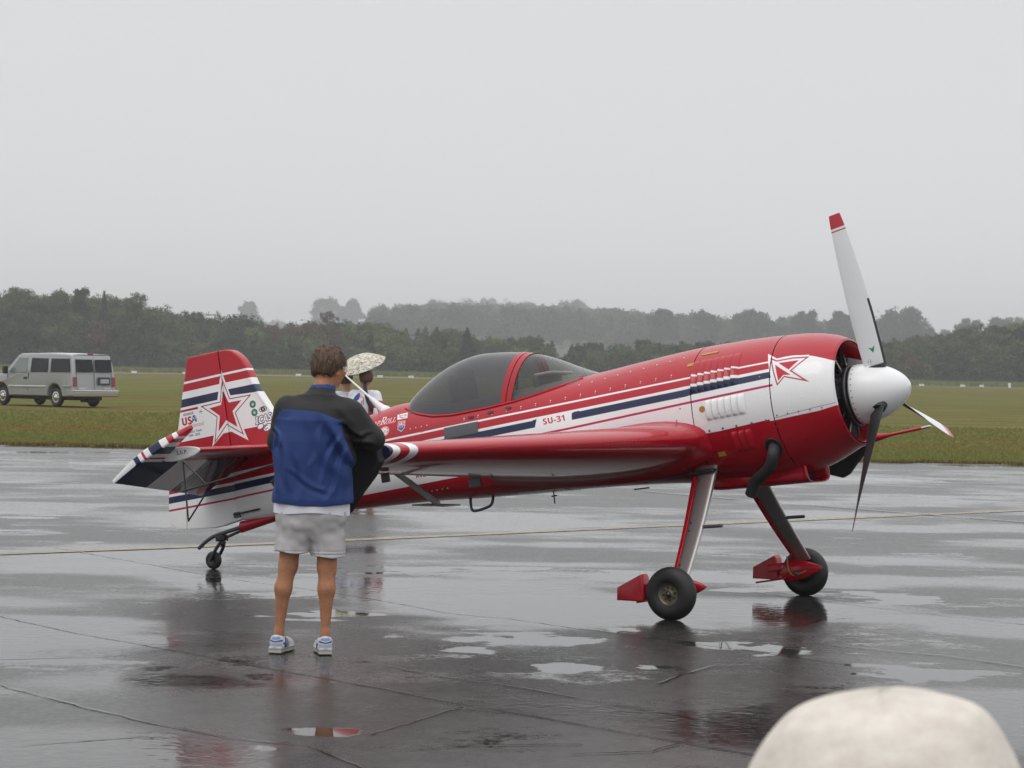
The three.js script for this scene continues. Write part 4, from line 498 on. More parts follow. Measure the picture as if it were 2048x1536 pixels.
// ---------------------------------------------------------------- propeller and spinner
{
  const prof = []; for (let i = 0; i <= 26; i++) { const t = i / 26, x = -0.165 + 0.391 * t, r = 0.215 * Math.max(0, 1 - t ** 1.95) ** 0.60; prof.push(new THREE.Vector2(Math.max(0.0005, r), x)); }
  const sp = new THREE.LatheGeometry([new THREE.Vector2(0.02, -0.165), ...prof], 56); sp.rotateZ(-Math.PI / 2); const spin = A('spinner', sp, whiteMat);
  const bp = new THREE.LatheGeometry([[0.05, -0.225], [0.205, -0.222], [0.222, -0.212], [0.224, -0.19], [0.221, -0.178], [0.05, -0.176]].map((p) => new THREE.Vector2(...p)), 56); bp.rotateZ(-Math.PI / 2); A('spinner_backplate', bp, darkMetal);
  const sc = []; for (let i = 0; i < 30; i++) { const a = i / 30 * Math.PI * 2, g = new THREE.CylinderGeometry(0.005, 0.005, 0.006, 8); g.translate(0, 0.2135, 0); g.rotateX(a); g.translate(-0.14, 0, 0); sc.push(g); } A('fastener', sc, fastMat, spin, { kind: 'stuff' });
  const face = (dark) => { const cv = document.createElement('canvas'); cv.width = 64; cv.height = 512; const c = cv.getContext('2d'), Y = (s) => (1 - (s - 0.1) / 1.2) * 512; c.fillStyle = dark ? '#29292c' : '#ecedee'; c.fillRect(0, 0, 64, 512); if (!dark) { c.fillStyle = '#c02132'; c.fillRect(0, 0, 64, Y(1.205)); c.fillRect(0, Y(1.188), 64, Y(1.18) - Y(1.188)); c.fillStyle = '#23252c'; c.fillRect(57, Y(0.66), 7, 512); c.fillStyle = '#1c8a5e'; c.beginPath(); const y = Y(0.305); c.moveTo(25, y - 8); c.lineTo(34, y - 3); c.lineTo(43, y - 10); c.lineTo(38, y + 4); c.lineTo(35, y + 11); c.lineTo(31, y + 3); c.closePath(); c.fill(); c.fillStyle = 'rgba(60,140,110,0.4)'; c.fillRect(14, Y(0.235), 3, 8); c.fillRect(20, Y(0.24), 3, 12); } const t = new THREE.CanvasTexture(cv); t.colorSpace = THREE.SRGBColorSpace; return t; };
  const front = phys([1, 1, 1], 0.35, { map: face(false), clearcoat: 0.3, clearcoatRoughness: 0.3 }), back = std([1, 1, 1], 0.5, { map: face(true) });
  const chord = (s) => { const k = [[0.10, 0.10], [0.17, 0.158], [0.3, 0.168], [0.55, 0.178], [0.8, 0.170], [1.05, 0.148], [1.22, 0.122], [1.297, 0.104], [1.30, 0.098]]; for (let i = 0; i < k.length - 1; i++) if (s <= k[i + 1][0]) return lerp(k[i][1], k[i + 1][1], (s - k[i][0]) / (k[i + 1][0] - k[i][0])); return 0.1; };
  const tw = (s) => lerp(1.10, 0.53, Math.pow(clamp((s - 0.12) / 1.18, 0, 1), 0.8));
  const a0 = 0.2777;
  for (let k = 0; k < 3; k++) {
    const a = a0 + k * Math.PI * 2 / 3, sy = Math.cos(a), sz = Math.sin(a), ty = -Math.sin(a), tz = Math.cos(a);
    const pt = (s, q, side) => { const c = chord(s), b = tw(s), e = (q - 0.46) * c, thk = c * lerp(0.22, 0.07, clamp((s - 0.1) / 0.6, 0, 1)) * 0.5 * Math.sqrt(Math.max(0, 1 - (2 * q - 1) ** 2)) * (side > 0 ? 0.75 : 1.0); const ux = Math.sin(b), ut = -Math.cos(b), nx = Math.cos(b), nt = Math.sin(b); const X = e * ux + side * thk * nx, T = e * ut + side * thk * nt; return [X, s * sy + T * ty, s * sz + T * tz]; };
    const side = (d) => gridGeo(14, 40, (u, v) => pt(lerp(0.10, 1.30, v), d > 0 ? u : 1 - u, d), false, (p, u, v) => [d > 0 ? u : 1 - u, v]);
    const cap = gridGeo(14, 1, (u, v) => pt(1.30, u, v > 0.5 ? 1 : -1), false, () => [0.5, 0.999]);
    const bl = A('propeller_blade', [side(1), cap], front); A('blade_back', side(-1), back, bl); bl.children[0].geometry.translate(0, 0, 0);
    const boot = new THREE.CylinderGeometry(0.052, 0.060, 0.03, 24); boot.scale(1.35, 1, 0.8); boot.rotateY(0.35); boot.translate(0, 0.178, 0); boot.rotateX(a); A('blade_boot', boot, darkMat);
  }
}
{ // undercarriage
  for (const s of [1, -1]) {
    const mk = (n, g, m, p) => A(n, s > 0 ? g : mirrorZ(g), m, p);
    const path = (v) => ({ z: lerp(0.34, 1.06, v), y: lerp(-0.33, -1.10, v) - 0.03 * Math.sin(v * Math.PI), x: lerp(-1.275, -1.262, v) }), wd = (v) => lerp(0.145, 0.098, v), tt = (v) => lerp(0.040, 0.028, v);
    const bar = (off0, off1, th, curve) => gridGeo(20, 16, (u, v) => { const p = path(v), a = u * Math.PI * 2, w = wd(v), c = Math.cos(a), q = Math.sin(a), ex = lerp(off0, off1, (Math.sign(c) * Math.abs(c) ** 0.55 + 1) / 2), t = Math.sign(q) * Math.abs(q) ** 0.55 * tt(v) * th * 0.5; return [p.x + ex * w, p.y + t * 0.68, p.z + t * 0.73]; }, true);
    mk('gear_leg', bar(-0.40, 0.64, 1), std([0.50, 0.49, 0.48], 0.40, { metalness: 0.85 })); mk('leg_fairing', bar(-0.70, -0.42, 0.85), redMat);
    const pv = path(0.53); mk('foot_peg', tube([[pv.x + 0.07, pv.y, pv.z], [pv.x + 0.215, pv.y - 0.012, pv.z]], 0.0125, 1, 8), std([0.07, 0.07, 0.10], 0.5));
    for (const v of [0.12, 0.48, 0.55, 0.87]) { const p = path(v); mk('fastener', tube([[p.x - 0.02, p.y + 0.0, p.z + 0.02], [p.x - 0.02, p.y + 0.01, p.z + 0.032]], 0.008, 1, 6), darkMetal); }
    mk('leg_slot_shade', box(0.20, 0.03, 0.10, -1.285, -0.372, 0.385, 0.012), darkMat);  // dark box stands in for the shade in the slot behind the leg top
    const wx = -1.302, wy = -1.197, wz = 1.155;
    const w = new THREE.Group(); w.name = 'wheel'; plane.add(w);
    const tp = []; for (let i = 0; i <= 18; i++) { const a = -2.2 + 4.4 * i / 18; tp.push(new THREE.Vector2(0.118 + 0.068 * Math.cos(a), 0.07 * Math.sin(a))); }
    const tg = new THREE.LatheGeometry(tp, 44); tg.rotateX(Math.PI / 2); tg.translate(wx, wy, wz); { const p = tg.attributes.position; for (let i = 0; i < p.count; i++) { const h = 0.1887 * (p.getX(i) - wx) + 0.982 * (p.getY(i) - wy), low = -0.1785; if (h < low) { const d = low - h; p.setXYZ(i, p.getX(i) + 0.1887 * d, p.getY(i) + 0.982 * d, wz + (p.getZ(i) - wz) * 1.06); } } tg.computeVertexNormals(); }
    mk('tyre', tg, rubber, w);
    const rim = new THREE.LatheGeometry([[0.002, 0.040], [0.016, 0.042], [0.02, 0.030], [0.03, 0.026], [0.062, 0.020], [0.07, 0.034], [0.082, 0.038], [0.086, 0.030], [0.086, -0.03], [0.0, -0.03]].map((q) => new THREE.Vector2(...q)), 32); rim.rotateX(Math.PI / 2); rim.translate(wx, wy, wz + 0.012); const rm = mk('rim', rim, std([0.15, 0.13, 0.095], 0.42, { metalness: 0.7 }), w);
    for (let i = 0; i < 8; i++) { const a = i / 8 * Math.PI * 2; mk('rim_hole', cyl(0.0085, 0.0085, 0.006, 8, 'z', wx + 0.044 * Math.cos(a), wy + 0.044 * Math.sin(a), wz + 0.037), darkMat, w); }
    mk('axle', tube([[wx, wy, 0.98], [wx, wy, 1.2]], 0.02, 1, 8), darkMetal);
    const fs = new THREE.Shape(); [[-1.70, -1.10], [-1.718, -1.187], [-1.51, -1.226], [-1.497, -1.15], [-1.494, -1.06], [-1.505, -1.035]].forEach((q, i) => i ? fs.lineTo(...q) : fs.moveTo(...q));
    const fg = new THREE.ExtrudeGeometry(fs, { depth: 0.09, bevelEnabled: true, bevelSize: 0.010, bevelOffset: -0.010, bevelThickness: 0.012, bevelSegments: 3 }); fg.translate(0, 0, 1.085);
    mk('mud_flap', toCreasedNormals(fg, 0.6), redMat); mk('flap_arm', box(0.20, 0.06, 0.035, -1.46, -1.13, 1.03, 0.012), redMat);
    mk('wheel_fairing', [gridGeo(18, 14, (u, v) => { const a = u * Math.PI * 2, t = v, x = lerp(-1.46, -1.09, t), r = 0.088 * Math.pow(Math.sin(Math.PI * Math.pow(t, 0.72)), 0.62) * (1 - 0.35 * t); return [x, -1.185 + 0.035 * Math.sin(t * 2) * (1 - t) + r * Math.sin(a) * 1.05, 1.02 + r * Math.cos(a) * 0.5]; }, true), box(0.24, 0.014, 0.10, -1.52, -1.222, 1.00, 0.006)], redMat);
    mk('brake_hose', tube([[-1.36, -1.06, 0.985], [-1.355, -1.16, 0.97], [-1.33, -1.205, 0.972], [-1.22, -1.19, 0.975]], 0.006, 16, 6), std([0.35, 0.22, 0.06], 0.5));
  }
  // tail wheel
  A('tail_fairing', gridGeo(20, 8, (u, v) => { const a = u * Math.PI * 2, x = lerp(-5.30, -5.735, v), y = lerp(-0.12, -0.158, v), h = lerp(0.03, 0.048, v), w = lerp(0.06, 0.035, v); return [x, y + h * Math.sin(a), w * Math.cos(a)]; }, true), redMat); A('tail_fairing', cyl(0.03, 0.03, 0.012, 14, 'x', -5.735, -0.16, 0), darkMat);
  A('tail_spring', tube([[-5.70, -0.155, 0.012], [-5.90, -0.178, 0.012], [-6.02, -0.193, 0.012], [-6.11, -0.225, 0.012], [-6.19, -0.268, 0.012]], 0.017, 20, 8), std([0.09, 0.09, 0.11], 0.45, { metalness: 0.5 })); A('tail_spring', tube([[-5.70, -0.175, -0.012], [-5.93, -0.222, -0.012]], 0.013, 1, 8), std([0.09, 0.09, 0.11], 0.45, { metalness: 0.5 }));
  A('tail_bracket', [box(0.09, 0.05, 0.07, -5.955, -0.218, 0, 0.012), tube([[-5.95, -0.20, 0], [-5.955, -0.262, 0]], 0.026, 1, 10), tube([[-5.90, -0.21, 0], [-5.90, -0.24, 0]], 0.01, 1, 6)], darkMat);
  for (const z of [0.045, -0.045]) A('fork_arm', tube([[-5.955, -0.255, z * 0.6], [-5.99, -0.30, z], [-6.066, -0.386, z]], 0.0145, 10, 8), darkMat);
  const tw = new THREE.LatheGeometry(Array.from({ length: 13 }, (_, i) => { const a = -2.1 + 4.2 * i / 12; return new THREE.Vector2(0.046 + 0.030 * Math.cos(a), 0.032 * Math.sin(a)); }), 30); tw.rotateX(Math.PI / 2); tw.translate(-6.068, -0.3885, 0); A('tail_wheel', tw, rubber); A('tail_wheel_hub', cyl(0.03, 0.03, 0.07, 16, 'z', -6.068, -0.3885, 0), darkMetal);
}
{ // belly: oil cooler scoop, exhaust, step, drains
  const bx = range(-1.60, -0.60, 16), sc = (x) => { const t = clamp((x + 1.60) / 1.0, 0, 1), k = sm(0, 0.30, t); return { yb: lerp(-0.415, lerp(-0.495, -0.565, t), k), w: lerp(0.10, 0.205, k) }; };
  A('belly_scoop', gridGeo(40, 16, (u, v) => { const x = bx[Math.round(v * 16)], q = sc(x), a = -Math.PI / 2 - u * Math.PI * 2, c = Math.cos(a), s = Math.sin(a), top = -0.40; const cy = (top + q.yb) / 2, h = (top - q.yb) / 2; return [x, cy + h * Math.sign(s) * Math.abs(s) ** 0.45, q.w * Math.sign(c) * Math.abs(c) ** 0.45]; }, true), redMat);
  A('scoop_lip', gridGeo(40, 5, (u, v) => { const a = -Math.PI / 2 - u * Math.PI * 2, c = Math.cos(a), s = Math.sin(a), k = [1, 1.03, 1.02, 0.96, 0.84, 0.82][Math.round(v * 5)], x = [-0.60, -0.585, -0.572, -0.57, -0.59, -0.70][Math.round(v * 5)]; return [x, -0.4825 + 0.0825 * k * Math.sign(s) * Math.abs(s) ** 0.55, 0.205 * k * Math.sign(c) * Math.abs(c) ** 0.55]; }, true), redMat);
  A('scoop_core', box(0.01, 0.14, 0.36, -0.69, -0.482, 0, 0), darkMat);
  for (const s of [1]) { const g = tube([[-0.70, -0.27, 0.40], [-0.695, -0.335, 0.455], [-0.735, -0.405, 0.43], [-0.83, -0.455, 0.37], [-0.93, -0.50, 0.31], [-1.00, -0.585, 0.27]], 0.043, 40, 14, false); A('exhaust_pipe', s > 0 ? g : mirrorZ(g), std([0.035, 0.034, 0.034], 0.6, { metalness: 0.2, side: THREE.DoubleSide })); const h = new THREE.TorusGeometry(0.05, 0.014, 8, 24); h.scale(1, 1.25, 0.5); h.rotateX(0.6); h.translate(-0.70, -0.285, s * (fusZ(-0.70, -0.285) + 0.0)); A('exhaust_port', h, darkMat); }
  A('boarding_step', tube([[-3.43, -0.22, 0.10], [-3.425, -0.30, 0.13], [-3.41, -0.352, 0.14], [-3.30, -0.352, 0.14], [-3.235, -0.33, 0.14], [-3.225, -0.26, 0.11], [-3.225, -0.22, 0.10]], 0.0115, 40, 8), std([0.05, 0.05, 0.07], 0.5));
  A('drain_mast', [tube([[-2.72, -0.30, 0.06], [-2.725, -0.40, 0.06]], 0.005, 1, 6), tube([[-2.74, -0.345, 0.06], [-2.70, -0.345, 0.06]], 0.006, 1, 6)], darkMat); A('belly_antenna', tube([[-1.90, -0.405, 0.08], [-2.02, -0.40, 0.08]], 0.006, 1, 6), darkMat);
  A('belly_window', gridGeo(10, 6, (u, v) => { const x = lerp(-2.55, -2.95, u), a = lerp(-1.15, -1.9, v), p = secPt(fus(x), a); return [p[0], p[1] - 0.003, p[2]]; }), phys([0.5, 0.5, 0.36], 0.2, { clearcoat: 0.4 }));  // opaque pale yellow panel, light seen through the window put into its colour
  for (const [x, y, w, h] of [[-1.13, -0.285, 0.06, 0.032]]) A('placard', patch(x, x + w, () => y, () => y + h, () => 0.003, 1, 3, 3), std([0.50, 0.29, 0.03], 0.5));
  A('placard', patch(-1.30, -1.175, () => 0.396, () => 0.418, () => 0.003, 1, 4, 3), std([0.45, 0.26, 0.03], 0.5)); A('placard', patch(-1.21, -1.08, () => 0.464, () => 0.478, () => 0.003, 1, 4, 3), std([0.45, 0.26, 0.03], 0.5));
  const z = fusZ(-1.167, 0.066); const cap = cyl(0.024, 0.022, 0.006, 20, 'z', 0, 0, 0); cap.translate(-1.167, 0.066, z + 0.001); A('filler_cap', cap, std([0.42, 0.24, 0.03], 0.45));
}
// ---------------------------------------------------------------- people: distance fields meshed by surface nets
function nets(f, lo, hi, cell, uvf) {
  const n = [0, 1, 2].map((k) => Math.ceil((hi[k] - lo[k]) / cell) + 1), F = new Float32Array(n[0] * n[1] * n[2]); let q = 0;
  for (let k = 0; k < n[2]; k++) for (let j = 0; j < n[1]; j++) for (let i = 0; i < n[0]; i++) F[q++] = f(lo[0] + i * cell, lo[1] + j * cell, lo[2] + k * cell);
  const id = new Int32Array(F.length).fill(-1), P = [], X = 1, Y = n[0], Z = n[0] * n[1], ix = [];
  for (let k = 0; k < n[2] - 1; k++) for (let j = 0; j < n[1] - 1; j++) for (let i = 0; i < n[0] - 1; i++) {
    const b = i + j * Y + k * Z; let m = 0, sx = 0, sy = 0, sz = 0;
    const edge = (a, c, ax, ay, az, dx, dy, dz) => { const u = F[b + a], v = F[b + c]; if ((u < 0) !== (v < 0)) { const t = u / (u - v); sx += ax + dx * t; sy += ay + dy * t; sz += az + dz * t; m++; } };
    edge(0, X, 0, 0, 0, 1, 0, 0); edge(Y, X + Y, 0, 1, 0, 1, 0, 0); edge(Z, X + Z, 0, 0, 1, 1, 0, 0); edge(Y + Z, X + Y + Z, 0, 1, 1, 1, 0, 0);
    edge(0, Y, 0, 0, 0, 0, 1, 0); edge(X, X + Y, 1, 0, 0, 0, 1, 0); edge(Z, Y + Z, 0, 0, 1, 0, 1, 0); edge(X + Z, X + Y + Z, 1, 0, 1, 0, 1, 0);
    edge(0, Z, 0, 0, 0, 0, 0, 1); edge(X, X + Z, 1, 0, 0, 0, 0, 1); edge(Y, Y + Z, 0, 1, 0, 0, 0, 1); edge(X + Y, X + Y + Z, 1, 1, 0, 0, 0, 1);
    if (m) { id[b] = P.length / 3; P.push(lo[0] + (i + sx / m) * cell, lo[1] + (j + sy / m) * cell, lo[2] + (k + sz / m) * cell); }
  }
  for (let k = 1; k < n[2] - 1; k++) for (let j = 1; j < n[1] - 1; j++) for (let i = 1; i < n[0] - 1; i++) {
    const b = i + j * Y + k * Z, s = F[b] < 0; const quad = (d, e, g) => { if (s === F[b + d] < 0) return; const a = id[b], c = id[b - e], r = id[b - e - g], t = id[b - g]; if (a < 0 || c < 0 || r < 0 || t < 0) return; if (s) ix.push(a, c, r, a, r, t); else ix.push(a, r, c, a, t, r); };
    quad(X, Y, Z); quad(Y, Z, X); quad(Z, X, Y);
  }
  const N = [], e = cell * 0.5; for (let i = 0; i < P.length; i += 3) { const [x, y, z] = [P[i], P[i + 1], P[i + 2]]; const v = V(f(x + e, y, z) - f(x - e, y, z), f(x, y + e, z) - f(x, y - e, z), f(x, y, z + e) - f(x, y, z - e)).normalize(); N.push(v.x, v.y, v.z); }
  const g = new THREE.BufferGeometry(); g.setAttribute('position', new THREE.Float32BufferAttribute(P, 3)); g.setAttribute('normal', new THREE.Float32BufferAttribute(N, 3));
  const uv = []; for (let i = 0; i < P.length; i += 3) uv.push(...(uvf ? uvf(P[i], P[i + 1], P[i + 2]) : [P[i], P[i + 1]])); g.setAttribute('uv', new THREE.Float32BufferAttribute(uv, 2)); g.setIndex(ix); return g;
}
const smin = (a, b, k) => { const h = Math.max(k - Math.abs(a - b), 0) / k; return Math.min(a, b) - h * h * k * 0.25; };
function cap(a, b, ra, rb) { const d = [b[0] - a[0], b[1] - a[1], b[2] - a[2]], L = d[0] * d[0] + d[1] * d[1] + d[2] * d[2]; return (x, y, z) => { const px = x - a[0], py = y - a[1], pz = z - a[2], t = clamp((px * d[0] + py * d[1] + pz * d[2]) / L, 0, 1); return Math.hypot(px - d[0] * t, py - d[1] * t, pz - d[2] * t) - lerp(ra, rb, t); }; }
const ell = (c, r) => (x, y, z) => { const a = (x - c[0]) / r[0], b = (y - c[1]) / r[1], d = (z - c[2]) / r[2], k = Math.hypot(a, b, d); return k < 1e-6 ? -Math.min(...r) : k * (k - 1) / Math.hypot(a / r[0], b / r[1], d / r[2]); };
const union = (fs, k) => (x, y, z) => { let d = 9; for (const f of fs) d = smin(d, f(x, y, z), k); return d; };
const n3 = (x, y, z, s) => (vnoise(x + z * 0.7, y + z * 0.4, s) + vnoise(z - x * 0.3, y - x * 0.5, s + 7)) * 0.5 - 0.5;
function turned(f, c, yaw, pitch, roll = 0) { const m = new THREE.Matrix4().makeRotationFromEuler(new THREE.Euler(pitch, yaw, roll, 'YXZ')).invert(), v = V(); return (x, y, z) => { v.set(x - c[0], y - c[1], z - c[2]).applyMatrix4(m); return f(v.x, v.y, v.z); }; }
// a head in its own frame: faces +z, about 0.23 m tall, centre between the ears
const headF = union([ell([0, 0.035, -0.008], [0.076, 0.092, 0.098]), ell([0, -0.03, 0.022], [0.062, 0.082, 0.075]), ell([0, -0.086, 0.052], [0.032, 0.03, 0.034]), ell([0, -0.005, 0.082], [0.05, 0.045, 0.02]), cap([0, 0.012, 0.094], [0, -0.03, 0.116], 0.009, 0.014), ell([0, -0.058, 0.09], [0.026, 0.012, 0.014]), ell([0.035, 0.012, 0.088], [0.022, 0.008, 0.012]), ell([-0.035, 0.012, 0.088], [0.022, 0.008, 0.012])], 0.03);
const earF = (s) => { const o = turned(ell([0, 0, 0], [0.011, 0.033, 0.020]), [0.077 * s, -0.008, -0.004], 0.35 * s, 0.1), i = ell([0.088 * s, -0.006, 0.0], [0.007, 0.020, 0.011]); return (x, y, z) => Math.max(o(x, y, z), -i(x, y, z)); };
const ears = [earF(1), earF(-1)], headAll = (x, y, z) => smin(smin(headF(x, y, z), ears[0](x, y, z), 0.008), ears[1](x, y, z), 0.008);
const hairF = (thick, fringe) => (x, y, z) => { // cap of hair over the skull, open at the face, ears and nape
  const s = union([ell([0, 0.038, -0.012], [0.078, 0.094, 0.100]), ell([0, -0.02, -0.03], [0.070, 0.075, 0.075])], 0.03)(x, y, z);
  const a = Math.atan2(x, -z), st = 0.006 * (vnoise(a * 16, y * 26, 3) - 0.5) + 0.004 * (vnoise(a * 40, y * 60, 9) - 0.5);
  let d = s - thick * lerp(0.2, 1.1, sm(-0.075, 0.03, y)) - st * 1.3; const nape = -0.060 + 0.012 * vnoise(a * 9, 1, 4);
  d = Math.max(d, nape - y + Math.max(0, z + 0.03) * 0.55); d = Math.max(d, z - (0.055 + 0.9 * (y - 0.06)) - (y > 0.06 ? 0.05 : 0) - fringe * 0.0);
  const ear = Math.hypot((Math.abs(x) - 0.08) * 0.7, y + 0.014, z - 0.010) - 0.036; return Math.max(d, -ear);
};
const skinTex = dataTex(256, 256, (u, v) => { const a = fbm(u * 9, v * 9, 61, 4, 9), b = fbm(u * 40, v * 40, 62, 2, 40), k = 0.90 + 0.16 * (a - 0.5) + 0.10 * (b - 0.5); return [k, k * (0.985 - 0.05 * (a - 0.5)), k * 0.98]; }, { srgb: true, repeat: [3, 3] });
const skin = (t) => phys(t.map((q) => q * 1.25), 0.5, { specularIntensity: 0.35, map: skinTex });
function hand(c, yaw, pitch, roll, curl, side) { // palm toward -y, fingers along +z
  const fs = [ell([0, 0, 0.035], [0.040, 0.016, 0.05])], out = [];
  [[-0.030, 0.066, 0.0082], [-0.010, 0.076, 0.0088], [0.010, 0.072, 0.0086], [0.029, 0.058, 0.0076]].forEach(([x, l, r], i) => { let p = [x, 0, 0.075], a = 0.1; const c2 = curl * (0.85 + 0.1 * i); for (const k of [0.45, 0.32, 0.23]) { a += c2; const q = [p[0] + x * 0.06, p[1] - Math.sin(a) * l * k * 1.15, p[2] + Math.cos(a) * l * k * 1.15]; fs.push(cap(p, q, r, r * 0.9)); p = q; } });
  fs.push(cap([side * -0.034, -0.004, 0.012], [side * -0.058, -0.018, 0.05], 0.014, 0.011), cap([side * -0.058, -0.018, 0.05], [side * -0.052, -0.03, 0.08], 0.011, 0.009));
  const u = (x, y, z) => { let d = 9; for (const f of fs) d = smin(d, f(x, y, z), 0.006); return d; };
  return turned(u, c, yaw, pitch, roll);
}
const clothBump = dataTex(256, 256, (u, v) => { const a = hash(u * 256, v * 256, 2) * 0.5 + 0.5 * fbm(u * 24, v * 24, 8, 3, 24); return [a, a, a]; }, { repeat: [3, 3] });
{ // the man at the wing tip, seen from behind
  const man = thing('person', 'person in blue and black jacket and grey shorts, head bowed beside the near wing tip', 'person', [-1.2, 0, -14.16]);
  const skn = skin([0.42, 0.205, 0.115]);
  const hc = [0.100, 1.685, -0.10], hy = Math.PI - 0.62, hp = 0.36;
  const head = turned(headAll, hc, hy, hp), hairL = turned(hairF(0.015, 1), hc, hy, hp);
  const hands = [hand([0.20, 1.275, -0.30], Math.PI + 0.75, 0.15, 0.5, 0.5, 1), hand([-0.02, 1.25, -0.32], Math.PI - 0.7, 0.1, -0.5, 0.5, -1)];
  const bodyBones = [cap([0.055, 1.50, -0.03], [0.085, 1.63, -0.075], 0.062, 0.058), cap([0.03, 1.05, 0], [0.05, 1.36, -0.01], 0.10, 0.095), cap([-0.12, 1.42, -0.01], [0.21, 1.42, -0.01], 0.040, 0.040), cap([0.02, 0.86, 0.0], [0.03, 1.05, 0], 0.11, 0.10),
    cap([-0.085, 0.84, 0], [-0.112, 0.52, 0.0], 0.080, 0.054), cap([0.115, 0.84, 0.01], [0.118, 0.52, 0.008], 0.080, 0.055),
    cap([-0.112, 0.52, 0.0], [-0.138, 0.385, 0.014], 0.052, 0.048), cap([-0.138, 0.385, 0.014], [-0.160, 0.12, 0.0], 0.048, 0.0235), cap([-0.160, 0.12, 0], [-0.162, 0.06, 0.0], 0.026, 0.032),
    cap([0.118, 0.52, 0.008], [0.120, 0.385, 0.026], 0.053, 0.049), cap([0.120, 0.385, 0.026], [0.116, 0.12, 0.028], 0.049, 0.0235), cap([0.116, 0.12, 0.028], [0.115, 0.06, 0.03], 0.026, 0.032),
    cap([0.23, 1.42, -0.01], [0.355, 1.275, -0.03], 0.042, 0.040), cap([0.355, 1.27, -0.03], [0.22, 1.275, -0.27], 0.042, 0.03), cap([-0.13, 1.42, -0.01], [-0.178, 1.255, -0.03], 0.042, 0.036), cap([-0.178, 1.255, -0.03], [-0.05, 1.25, -0.29], 0.036, 0.028)];
  const bodyF = union(bodyBones, 0.03);
  const low = nets(bodyF, [-0.34, 0.03, -0.36], [0.46, 1.60, 0.20], 0.0115), top = nets((x, y, z) => smin(head(x, y, z), bodyBones[0](x, y, z), 0.03), [-0.07, 1.50, -0.28], [0.26, 1.83, 0.08], 0.0042);
  const hnd = hands.map((h, i) => nets(h, i ? [-0.16, 1.12, -0.46] : [0.02, 1.12, -0.46], i ? [0.16, 1.38, -0.18] : [0.34, 1.40, -0.18], 0.0036));
  M('body', [low, top, ...hnd], skn, man);
  const hairTex = dataTex(256, 256, (u, v) => { const a = vnoise(u * 130, v * 9, 5, 130), b = fbm(u * 16, v * 5, 7, 3, 16); const k = 0.55 + 0.5 * a + 0.35 * (b - 0.5); return [0.40 * k, 0.30 * k, 0.225 * k]; }, { srgb: true });
  M('hair', nets(hairL, [-0.05, 1.55, -0.27], [0.25, 1.85, 0.06], 0.0042, (x, y, z) => [Math.atan2(x - hc[0], z - hc[2]) / 6.283 * 3, (y - 1.5) * 3]), std([1, 1, 1], 0.62, { map: hairTex }), man);
  { const hg = nets(hairL, [-0.05, 1.55, -0.27], [0.25, 1.85, 0.06], 0.010), P = hg.attributes.position, Nn = hg.attributes.normal, R = rng(23), L = []; const q = new THREE.Quaternion();
    for (let i = 0; i < 520; i++) { const k = Math.floor(R() * P.count), n = V(Nn.getX(k), Nn.getY(k), Nn.getZ(k)), g = new THREE.ConeGeometry(0.0026 + 0.0016 * R(), 0.040 + 0.022 * R(), 4, 1), d = V((R() - 0.5) * 0.25 + 0.15, -1, (R() - 0.5) * 0.25); if (n.y > 0.75) d.set(0.55 * (R() - 0.3), -0.25, 0.9); d.addScaledVector(n, -d.dot(n)).normalize().addScaledVector(n, 0.01 + 0.04 * R()).normalize(); g.translate(0, 0.012, 0); g.applyQuaternion(q.setFromUnitVectors(V(0, 1, 0), d)); g.translate(P.getX(k) - n.x * 0.002, P.getY(k), P.getZ(k) - n.z * 0.002); L.push(g); }
    M('hair_lock', L, std([0.085, 0.050, 0.030], 0.6), man, { kind: 'stuff' }); }
  // jacket
  const yoke = (() => { const S = 1024, cv = document.createElement('canvas'); cv.width = cv.height = S; const c = cv.getContext('2d'); c.fillStyle = '#121214'; c.fillRect(0, 0, S, S); const X = (x) => (x + 0.5) * S, Y = (y) => (1 - (y - 0.8)) * S; c.fillStyle = '#193570'; c.beginPath(); [[-0.150, 1.452], [-0.05, 1.449], [0.06, 1.440], [0.13, 1.415], [0.20, 1.384], [0.208, 1.31], [0.238, 1.245], [0.268, 1.175], [0.30, 1.0], [0.31, 0.80], [-0.30, 0.80], [-0.26, 1.10], [-0.213, 1.22], [-0.198, 1.378], [-0.18, 1.425]].forEach((p, i) => i ? c.lineTo(X(p[0]), Y(p[1])) : c.moveTo(X(p[0]), Y(p[1]))); c.fill(); c.strokeStyle = 'rgba(16,28,66,0.8)'; c.lineWidth = 2; c.stroke(); const t = new THREE.CanvasTexture(cv); t.colorSpace = THREE.SRGBColorSpace; return t; })();
  const torso = (x, y, z) => { const t = clamp((y - 0.88) / 0.62, 0, 1); const k = [[0, 0.240, 0.165, 0.026, 0], [0.06, 0.246, 0.168, 0.028, 0.0], [0.3, 0.242, 0.155, 0.032, 0.005], [0.62, 0.238, 0.148, 0.038, 0.012], [0.82, 0.232, 0.140, 0.046, 0.005], [0.93, 0.19, 0.12, 0.052, -0.01], [1.0, 0.12, 0.09, 0.056, -0.03]]; let i = 0; while (i < k.length - 2 && t > k[i + 1][0]) i++; const s = clamp((t - k[i][0]) / (k[i + 1][0] - k[i][0]), 0, 1), rx = lerp(k[i][1], k[i + 1][1], s), rz = lerp(k[i][2], k[i + 1][2], s), cx = lerp(k[i][3], k[i + 1][3], s), cz = lerp(k[i][4], k[i + 1][4], s); const q = Math.pow(Math.pow(Math.abs((x - cx) / rx), 2.4) + Math.pow(Math.abs((z - cz) / rz), 2.4), 1 / 2.4); return Math.max((q - 1) * Math.min(rx, rz) * 0.9, y - 1.53, 0.885 - 0.008 * Math.sin(x * 14 + 1) - y); };
